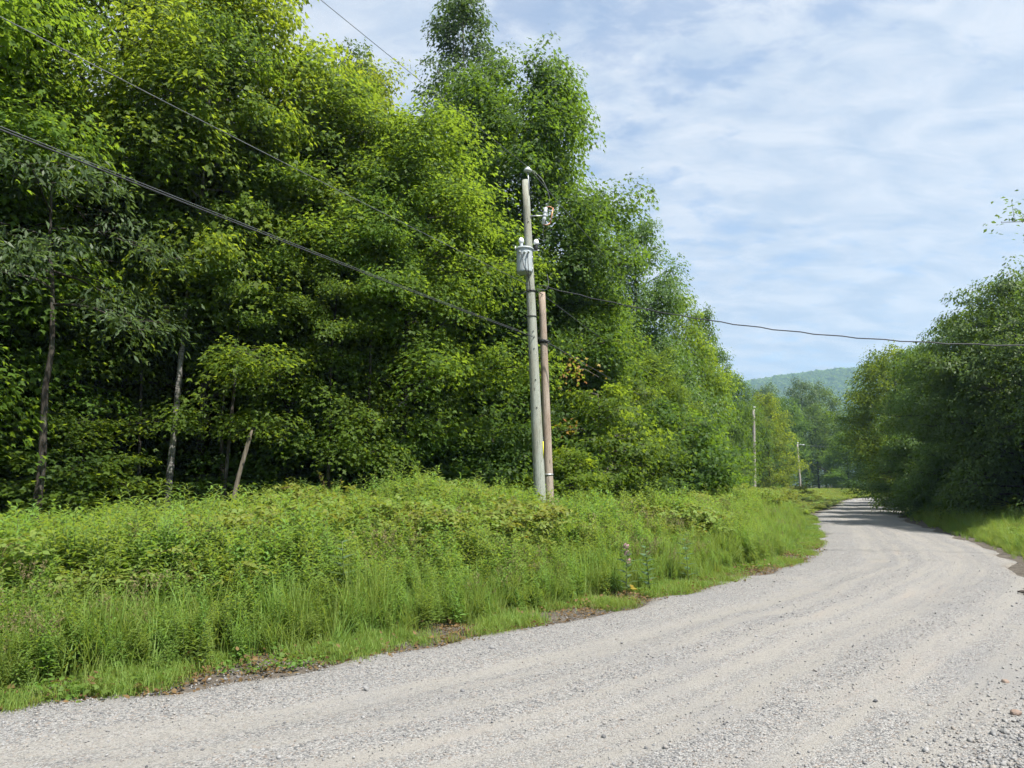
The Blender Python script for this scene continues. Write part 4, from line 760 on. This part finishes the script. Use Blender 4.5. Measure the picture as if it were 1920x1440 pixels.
# far verge growth, left side beyond forty metres
P, dl, dr, r = place(60000, (14, 80, 40, 125), 42, lambda x, y, dl, dr: np.where((dl > 0.5) & (inside_wood(x, y) < 1.0), 0.42, 0)); print('far verge', len(P))
scatter('far_verge_weeds', P, r.uniform(0, 6.28, len(P)), np.column_stack([r.uniform(1.2, 1.8, len(P))] * 2 + [r.uniform(0.6, 1.1, len(P)) * (0.45 + 0.55 * sm(0.5, 4, dl))]), GR[:3] + BR[:2], 'green weeds on the left verge near the road bend', 0.1, seed=3)
# grass
GS = [grass(60, 46, 0.55), grass(61, 40, 0.45, bend=0.8), grass(62, 50, 0.6, bend=0.35), grass(63, 40, 0.5, 0.14, bend=0.65)]
P, dl, dr, r = place(150000, (-9, 26, 4, 46), 43, lambda x, y, dl, dr: np.where((dl > 0.12) & (dl < 3.4), sm(0.12 + 0.55 * nz(x, y, 0.9, 25), 0.9, dl) * sm(2.2, 0.7, dl) * density(y) * 0.42, 0))
hs = (0.32 + 0.85 * sm(0.05, 1.2, dl)) * r.uniform(0.7, 1.25, len(P)); print('grass', len(P))
scatter('verge_grass', P, r.uniform(0, 6.28, len(P)), hs, GS, 'long bright green grass along the left road edge', 0.15, seed=4)
SG = [grass(64, 70, 0.16, 0.13, 0.003, 0.5), grass(65, 60, 0.13, 0.15, 0.003, 0.7)]
P, dl, dr, r = place(300000, (-9, 26, 4, 40), 44, lambda x, y, dl, dr: np.where((dl > -0.18) & (dl < 0.7), sm(0.42, 0.64, nz(x, y, 0.8, 26)) * sm(-.2, .25, dl) * 0.9, 0)); print('short grass', len(P))
scatter('short_grass', P, r.uniform(0, 6.28, len(P)), r.uniform(0.5, 1.15, len(P)), SG, 'short fine grass tufts at the edge of the gravel', 0.15, seed=5)
GL = [groundleaf(70 + i) for i in range(3)]
P, dl, dr, r = place(200000, (-9, 20, 4, 30), 45, lambda x, y, dl, dr: np.where((dl > 0.05) & (dl < 1.3), sm(0.45, 0.66, nz(x, y, 0.7, 27)) * 0.2, 0)); print('ground leaves', len(P))
scatter('ground_cover', P, r.uniform(0, 6.28, len(P)), r.uniform(0.6, 1.3, len(P)), GL, 'low broad-leaved ground cover at the foot of the grass', 0.2, seed=6)
LT = [litter(80), litter(81)]
P, dl, dr, r = place(160000, (-9, 14, 4, 22), 46, lambda x, y, dl, dr: np.where((dl > -0.15) & (dl < 0.8), 0.22, 0)); print('litter', len(P))
scatter('leaf_litter', P, r.uniform(0, 6.28, len(P)), r.uniform(0.6, 1.3, len(P)), LT, 'dead brown leaf litter on the bare edge of the road', 0.2, seed=7)
# right verge
P, dl, dr, r = place(100000, (4, 34, 5, 62), 47, lambda x, y, dl, dr: np.where((dr > 0.1) & (dr < 4.5), sm(0.05, 0.6, dr) * np.clip(16 / np.maximum(y, 12), 0.25, 1) * 0.6, 0)); print('right grass', len(P))
scatter('right_verge_grass', P, r.uniform(0, 6.28, len(P)), (0.35 + 0.75 * sm(0.1, 1.4, dr)) * r.uniform(0.8, 1.3, len(P)), GS, 'green grass strip along the right road edge', 0.15, seed=8)
P, dl, dr, r = place(30000, (8, 40, 10, 70), 48, lambda x, y, dl, dr: np.where((dr > 0.7) & (dr < 7), 0.20 * np.clip(20 / np.maximum(y, 12), 0.3, 1), 0)); print('right weeds', len(P))
scatter('right_verge_weeds', P, r.uniform(0, 6.28, len(P)), (0.45 + 0.45 * sm(0.6, 2.5, dr)) * r.uniform(0.8, 1.2, len(P)), GR[:4] + BR[:1], 'dark green weeds below the right-hand trees', 0.1, seed=9)
# forest floor
FN = [fern(90), fern(91)]
P, dl, dr, r = place(9000, (-30, 10, 12, 50), 49, lambda x, y, dl, dr: np.where((inside_wood(x, y) > -0.6) & (dl > 3), 0.42 * sm(0.3, 0.6, nz(x, y, 2.5, 28)), 0)); print('ferns', len(P))
scatter('forest_floor_plants', P, r.uniform(0, 6.28, len(P)), r.uniform(0.6, 1.2, len(P)), FN + BR[:2], 'ferns and low plants on the shaded floor of the left wood', 0.1, seed=10)
# loose gravel
def pebble(seed, mat='stone'):
    r = np.random.default_rng(seed); t = (1 + 5 ** .5) / 2
    V = unit(np.array([(-1, t, 0), (1, t, 0), (-1, -t, 0), (1, -t, 0), (0, -1, t), (0, 1, t), (0, -1, -t), (0, 1, -t), (t, 0, -1), (t, 0, 1), (-t, 0, -1), (-t, 0, 1)], float)); F = np.array([(0, 11, 5), (0, 5, 1), (0, 1, 7), (0, 7, 10), (0, 10, 11), (1, 5, 9), (5, 11, 4), (11, 10, 2), (10, 7, 6), (7, 1, 8), (3, 9, 4), (3, 4, 2), (3, 2, 6), (3, 6, 8), (3, 8, 9), (4, 9, 5), (2, 4, 11), (6, 2, 10), (8, 6, 7), (9, 8, 1)])
    V = V * r.uniform(0.65, 1.2, (12, 1)) * np.array([1.0, 0.8, 0.55]) * r.uniform(0.8, 1.2, 3); return mesh_np('pebble', V, [F], M[mat])
PB = [pebble(100 + i) for i in range(8)]
r = np.random.default_rng(101); n = 150000; yy = 3.6 + 14.5 * r.uniform(0, 1, n) ** 1.7; xx = r.uniform(-0.75, 0.75, n) * yy
dl, dr = lateral(xx, yy); lat_c = -(dl + 2.35); bands = np.exp(-((lat_c + 1.75) / .4) ** 2) + np.exp(-((lat_c + 0.1) / .28) ** 2) + 0.8 * np.exp(-((lat_c - 1.3) / .28) ** 2) + 1.1 * sm(1.9, 2.9, lat_c) + 1.6 * sm(-0.4, 0.1, dl)
pr = (0.10 + 0.55 * bands * (0.4 + 0.9 * nz(xx, yy, 0.9, 30))) * (dl < 0.12 + 0.5 * nz(xx, yy, 0.6, 36)) * (dr < 0.5); k = r.uniform(0, 1, n) < pr * 0.62; xx, yy, dl, lat_c = xx[k], yy[k], dl[k], lat_c[k]
from_cl = np.empty(len(xx))
for a in range(0, len(xx), 8000):
    b = slice(a, a + 8000); i = ((CC[None, :, 0] - xx[b, None]) ** 2 + (CC[None, :, 1] - yy[b, None]) ** 2).argmin(1); l = (xx[b] - CC[i, 0]) * NRM[i, 0] + (yy[b] - CC[i, 1]) * NRM[i, 1]
    from_cl[b] = PZ[i, np.abs(LATm[i] - l[:, None]).argmin(1)]
gz = np.maximum(from_cl, gh(xx, yy, dl, np.full(len(xx), -9.0) if False else lateral(xx, yy)[1])); size = 0.0065 * np.exp(r.normal(size=len(xx)) * 0.42) * (1 + 0.7 * sm(1.8, 3.0, lat_c) * sm(9, 4, yy)); print('pebbles', len(xx))
scatter('loose_gravel', np.column_stack([xx, yy, gz + size * 0.25]), r.uniform(0, 6.28, len(xx)), size, PB, 'loose grey gravel stones lying over the road', 0.5, seed=11)

# ------------------------------------------------------------------ single plants and small things
def milkweed(x, y, H, label, flower, seed):
    r = np.random.default_rng(seed); z0 = float(gh(np.array([x]), np.array([y]))[0]); o = empty('milkweed', (x, y, z0 - 0.02), seed); tag(o, label, 'plant')
    z = np.linspace(0, 1, 5); P = np.column_stack([0.06 * z ** 2, 0.02 * z, H * z]); g = Geo(); g.tube(P, 0.008 * (1 - 0.5 * z), 6); g.build('stem', M['stem'], o)
    n = 18; t = np.repeat(np.linspace(0.2, 0.98, n // 2), 2); az = np.arange(n) // 2 * 1.57 + np.arange(n) % 2 * 3.14; od = np.column_stack([np.cos(az), np.sin(az), np.full(n, .45)]); pos = np.column_stack([np.interp(t, z, P[:, c]) for c in range(3)])
    V, F, T = leaves(pos, unit(np.array([0, 0, 1.0]) - od * 0.35), od, 0.20 * r.uniform(0.8, 1.1, n) * np.where(t > 0.85, 0.6, 1), OVAL5_V * np.array([0.75, 1, 1]), OVAL5_F, r.uniform(0, 1, n)); link('leaf_pairs', mesh_np('leaf_pairs', V, [F], M['milkweed'], T), o)
    for k in range(flower):
        m = 60; c = np.array([0.05 + 0.03 * k, 0.02, H * (1.0 - 0.14 * k)]); fp = c + unit(rv(r, m)) * 0.045
        V, F, T = leaves(fp, unit(fp - c), rv(r, m), np.full(m, 0.025), OVAL5_V, OVAL5_F, np.full(m, .5)); link('flower_head', mesh_np('flower_head', V, [F], M['pink'], T), o)
milkweed(1.72, 11.1, 0.78, 'milkweed with dusty pink flower heads at the grass edge', 3, 1)
milkweed(2.15, 11.6, 0.72, 'flowerless milkweed right of the one with pink flowers', 0, 2)
milkweed(3.0, 12.6, 0.85, 'grey-green milkweed standing alone above the grass near the bend', 0, 3)
milkweed(-1.95, 8.6, 0.95, 'broad-leaved weed standing among goldenrod at left centre', 0, 4)
# sapling shoots with drying leaves at the brush top
def shoot(x, y, H, label, seed, mat):
    r = np.random.default_rng(seed); z0 = float(gh(np.array([x]), np.array([y]))[0]); o = empty('weed_shoot', (x, y, z0 - 0.02), seed); tag(o, label, 'plant')
    g = Geo(); L = []
    for s in range(4):
        d = r.normal(size=2) * 0.25; z = np.linspace(0, 1, 5); P = np.column_stack([d[0] * z ** 1.5, d[1] * z ** 1.5, H * r.uniform(.8, 1.05) * z]); g.tube(P, 0.006 * (1 - .6 * z), 5, False)
        n = 16; t = r.uniform(0.45, 1, n); L.append((np.column_stack([np.interp(t, z, P[:, c]) for c in range(3)]), n))
    g.build('stem', M['stem_red'], o); P = np.concatenate([a for a, _ in L]); n = len(P); od = rv(r, n) + np.array([0, 0, .2])
    V, F, T = leaves(P, unit(rv(r, n) * 0.5 + np.array([0, -.3, 1])), od, 0.11 * r.uniform(.7, 1.1, n), OVAL5_V * np.array([.9, 1, 1]), OVAL5_F, r.uniform(0.3, 1, n)); link('leaves', mesh_np('leaves', V, [F], M[mat], T), o)
for i, (x, y, H, lab) in enumerate([(-4.2, 17.2, 1.55, 'pale leafy shoot above the brush, left of the bank top'), (-3.3, 17.6, 1.7, 'tall pale shoot against the dark wood, left of the mound'), (-2.6, 17.4, 1.25, 'small pale shoot at the left shoulder of the bramble mound'), (-0.35, 17.3, 1.15, 'pale shoot on the bramble mound just left of the greenish pole'), (0.05, 17.6, 0.95, 'short pale shoot close against the greenish pole')]):
    shoot(x, y, H, lab, 200 + i, 'bramble')
# a clump of turned leaves on the trees right of the poles
def turned(x, y, z, n, s, label, seed):
    r = np.random.default_rng(seed); g = Geo(); o = empty('turned_branch', (x, y, z)); tag(o, label, 'branch'); g.tube([(0.9, 1.2, -.1), (0.4, .5, .05), (0, 0, 0), (-.3, -.2, -.1)], [0.02, .015, .01, .004], 5); g.build('twig', M['bark'], o)
    P = rv(r, n) * np.array([s, s * .7, s * .8]); V, F, T = leaves(P, unit(np.array([0, -.5, 1]) + rv(r, n) * .6), rv(r, n) + np.array([0, 0, -.5]), r.uniform(.09, .15, n), MAPLE_V, MAPLE_F, r.uniform(0, 1, n)); link('leaves', mesh_np('leaves', V, [F], M['autumn'], T), o)
turned(1.95, 22.2, 5.3, 70, 0.35, 'branch of yellow and rusty turned leaves right of the brown pole', 1)
turned(1.75, 21.6, 3.35, 22, 0.17, 'small spray of orange leaves lower right of the brown pole', 2)
def rock(x, y, s, label, seed, mat='stone', name='rock'):
    r = np.random.default_rng(seed); dlx, drx = lateral([x], [y]); z = max(float(road_z([x], [y])[0]), float(gh(np.array([x]), np.array([y]))[0])); 
    import bmesh
    bm = bmesh.new(); bmesh.ops.create_icosphere(bm, subdivisions=2, radius=1)
    ax = unit(rv(r, 7)); of = r.uniform(0.55, 0.85, 7)
    for v in bm.verts:
        c = np.array(v.co)
        for a_, b_ in zip(ax, of):
            t = c @ a_
            if t > b_: c = c - a_ * (t - b_)
        v.co = c * np.array([1, .8, .6]) * s
    me = bpy.data.meshes.new(name); bm.to_mesh(me); bm.free(); me.materials.append(M[mat]); o = link(name, me); o.location = (x, y, z + s * 0.18); o.rotation_euler = (0, 0, seed); tag(o, label, 'rock')
rock(3.55, 5.35, 0.045, 'reddish stone in the coarse gravel at the lower right corner', 3, 'stone_red')
rock(4.05, 6.2, 0.04, 'tan stone at the right road edge above the reddish stone', 4, 'stone_red')
rock(3.2, 4.95, 0.035, 'dark grey stone among the gravel in the bottom right corner', 5)
rock(-0.2, 7.55, 0.04, 'grey stone by the grass edge at bottom centre', 6)
# lump of dark debris on the right shoulder
g = Geo(); r = np.random.default_rng(9); zb = float(road_z([7.95], [11.5])[0])
for i in range(7):
    a = r.uniform(-.5, .5); c = np.array([r.normal() * .10, r.normal() * .05, .02 + r.uniform(0, .02)]); d = np.array([math.cos(a), math.sin(a), r.normal() * .15]) * r.uniform(.06, .17); g.tube([c - d, c, c + d], [.008, .018, .006], 6)
o = g.build('bark_debris', M['bark_dark']); o.location = (7.95, 11.5, zb + 0.01); tag(o, 'dark scrap of bark and twigs on the gravel at the right shoulder', 'debris')
g = Geo(); V, F, T = leaves(np.array([[0, 0, 0.02], [.04, .02, .03]]), unit(np.array([[0, -.4, 1.], [.2, -.6, 1]])), np.array([[1., 0, .3], [-.2, .5, 1]]), np.array([.11, .09]), OVAL5_V, OVAL5_F, np.array([1., .8])); o = link('fallen_leaf', mesh_np('fallen_leaf', V, [F], M['autumn'], T)); o.location = (1.72, 10.78, 0.16); tag(o, 'yellow dead leaf below the pink milkweed at the grass edge', 'leaf')

# ------------------------------------------------------------------ far hill
hx = np.linspace(-900, 2600, 160); hy = np.linspace(600, 2600, 80); HX, HY = np.meshgrid(hx, hy)
ridge = 70 + 258 * np.exp(-((HY - 1650) / 420) ** 2) * (0.72 + 0.28 * sm(300, 800, HX) + 0.05 * (vnoise(HX, HY, 260, 40) - .5) * 2) 
HZ = (ridge - 70) * 1.0 * sm(620, 1000, HY) + (vnoise(HX, HY, 120, 41) - .5) * 8 - 2
ix = np.arange(HX.size).reshape(HX.shape); HQ = np.stack([ix[:-1, :-1], ix[:-1, 1:], ix[1:, 1:], ix[1:, :-1]], -1).reshape(-1, 4)
def hz(x, y): 
    i = np.clip(np.searchsorted(hx, x) - 1, 0, len(hx) - 2); j = np.clip(np.searchsorted(hy, y) - 1, 0, len(hy) - 2); fx = (x - hx[i]) / (hx[1] - hx[0]); fy = (y - hy[j]) / (hy[1] - hy[0])
    return HZ[j, i] * (1 - fx) * (1 - fy) + HZ[j, i + 1] * fx * (1 - fy) + HZ[j + 1, i] * (1 - fx) * fy + HZ[j + 1, i + 1] * fx * fy
M['hill'] = plain('hill_soil', (0.03, 0.05, 0.02), 0.95, 0, 0.2, 0.02)
tag(link('hill', mesh_np('hill', np.column_stack([HX.ravel(), HY.ravel(), HZ.ravel()]), [HQ], M['hill'], smooth=True)), kind='structure', label='distant wooded hill above the end of the road')
def lump(seed, cone=False):
    r = np.random.default_rng(seed); n = 170; d = unit(rv(r, n)); d[:, 2] = np.abs(d[:, 2]) * 1.1 - 0.15; rad = r.uniform(0.75, 1.05, n)
    if cone: zc = r.uniform(0, 1, n) ** 1.3; az = r.uniform(0, 6.28, n); P = np.column_stack([np.cos(az) * (1 - zc) * .55, np.sin(az) * (1 - zc) * .55, zc * 2.4]); nn = unit(P * np.array([1, 1, 0]) + np.array([0, 0, .4]))
    else: P = d * rad[:, None] * np.array([1, 1, 1.0]); nn = unit(d + rv(r, n) * .35)
    V, F, T = leaves(P, nn, rv(r, n), r.uniform(.3, .5, n), OVATE_V * np.array([1.8, 1, 1]), OVATE_F, r.uniform(0, 1, n)); return mesh_np('wood_crown', V, [F], M['maple_dark' if cone else 'maple'], T)
r = np.random.default_rng(55); n = 26000; x = r.uniform(250, 1250, n); y = r.uniform(1150, 1720, n); k = np.abs(x / y - 0.42) < 0.2; x, y = x[k], y[k]; sc = r.uniform(3.5, 9.5, len(x)); var = (r.uniform(0, 1, len(x)) < 0.12).astype(int) * 3 + r.integers(0, 3, len(x)) * 1; var = np.where(var >= 3, 3, var)
print('hill trees', len(x))
scatter('hillside_wood', np.column_stack([x, y, hz(x, y) + 2]), r.uniform(0, 6.28, len(x)), np.column_stack([sc, sc, sc * r.uniform(.8, 1.3, len(x))]), [lump(1), lump(2), lump(3), lump(4)], 'wood covering the distant hill, blue with haze', 0.05, var, seed=12)

# ------------------------------------------------------------------ haze
m, nt, out = mat_new('haze_air'); pv = nt.nodes.new('ShaderNodeVolumePrincipled'); pv.inputs['Color'].default_value = (0.45, 0.72, 1.0, 1); pv.inputs['Density'].default_value = 0.0003; pv.inputs['Anisotropy'].default_value = 0.2
nt.links.new(pv.outputs[0], out.inputs['Volume'])
g = Geo(); g.box((0, 0, 180), (9800, 9800, 400)); hzo = g.build('haze', m, None, False); tag(hzo, kind='stuff', label='thin bluish summer haze in the air')
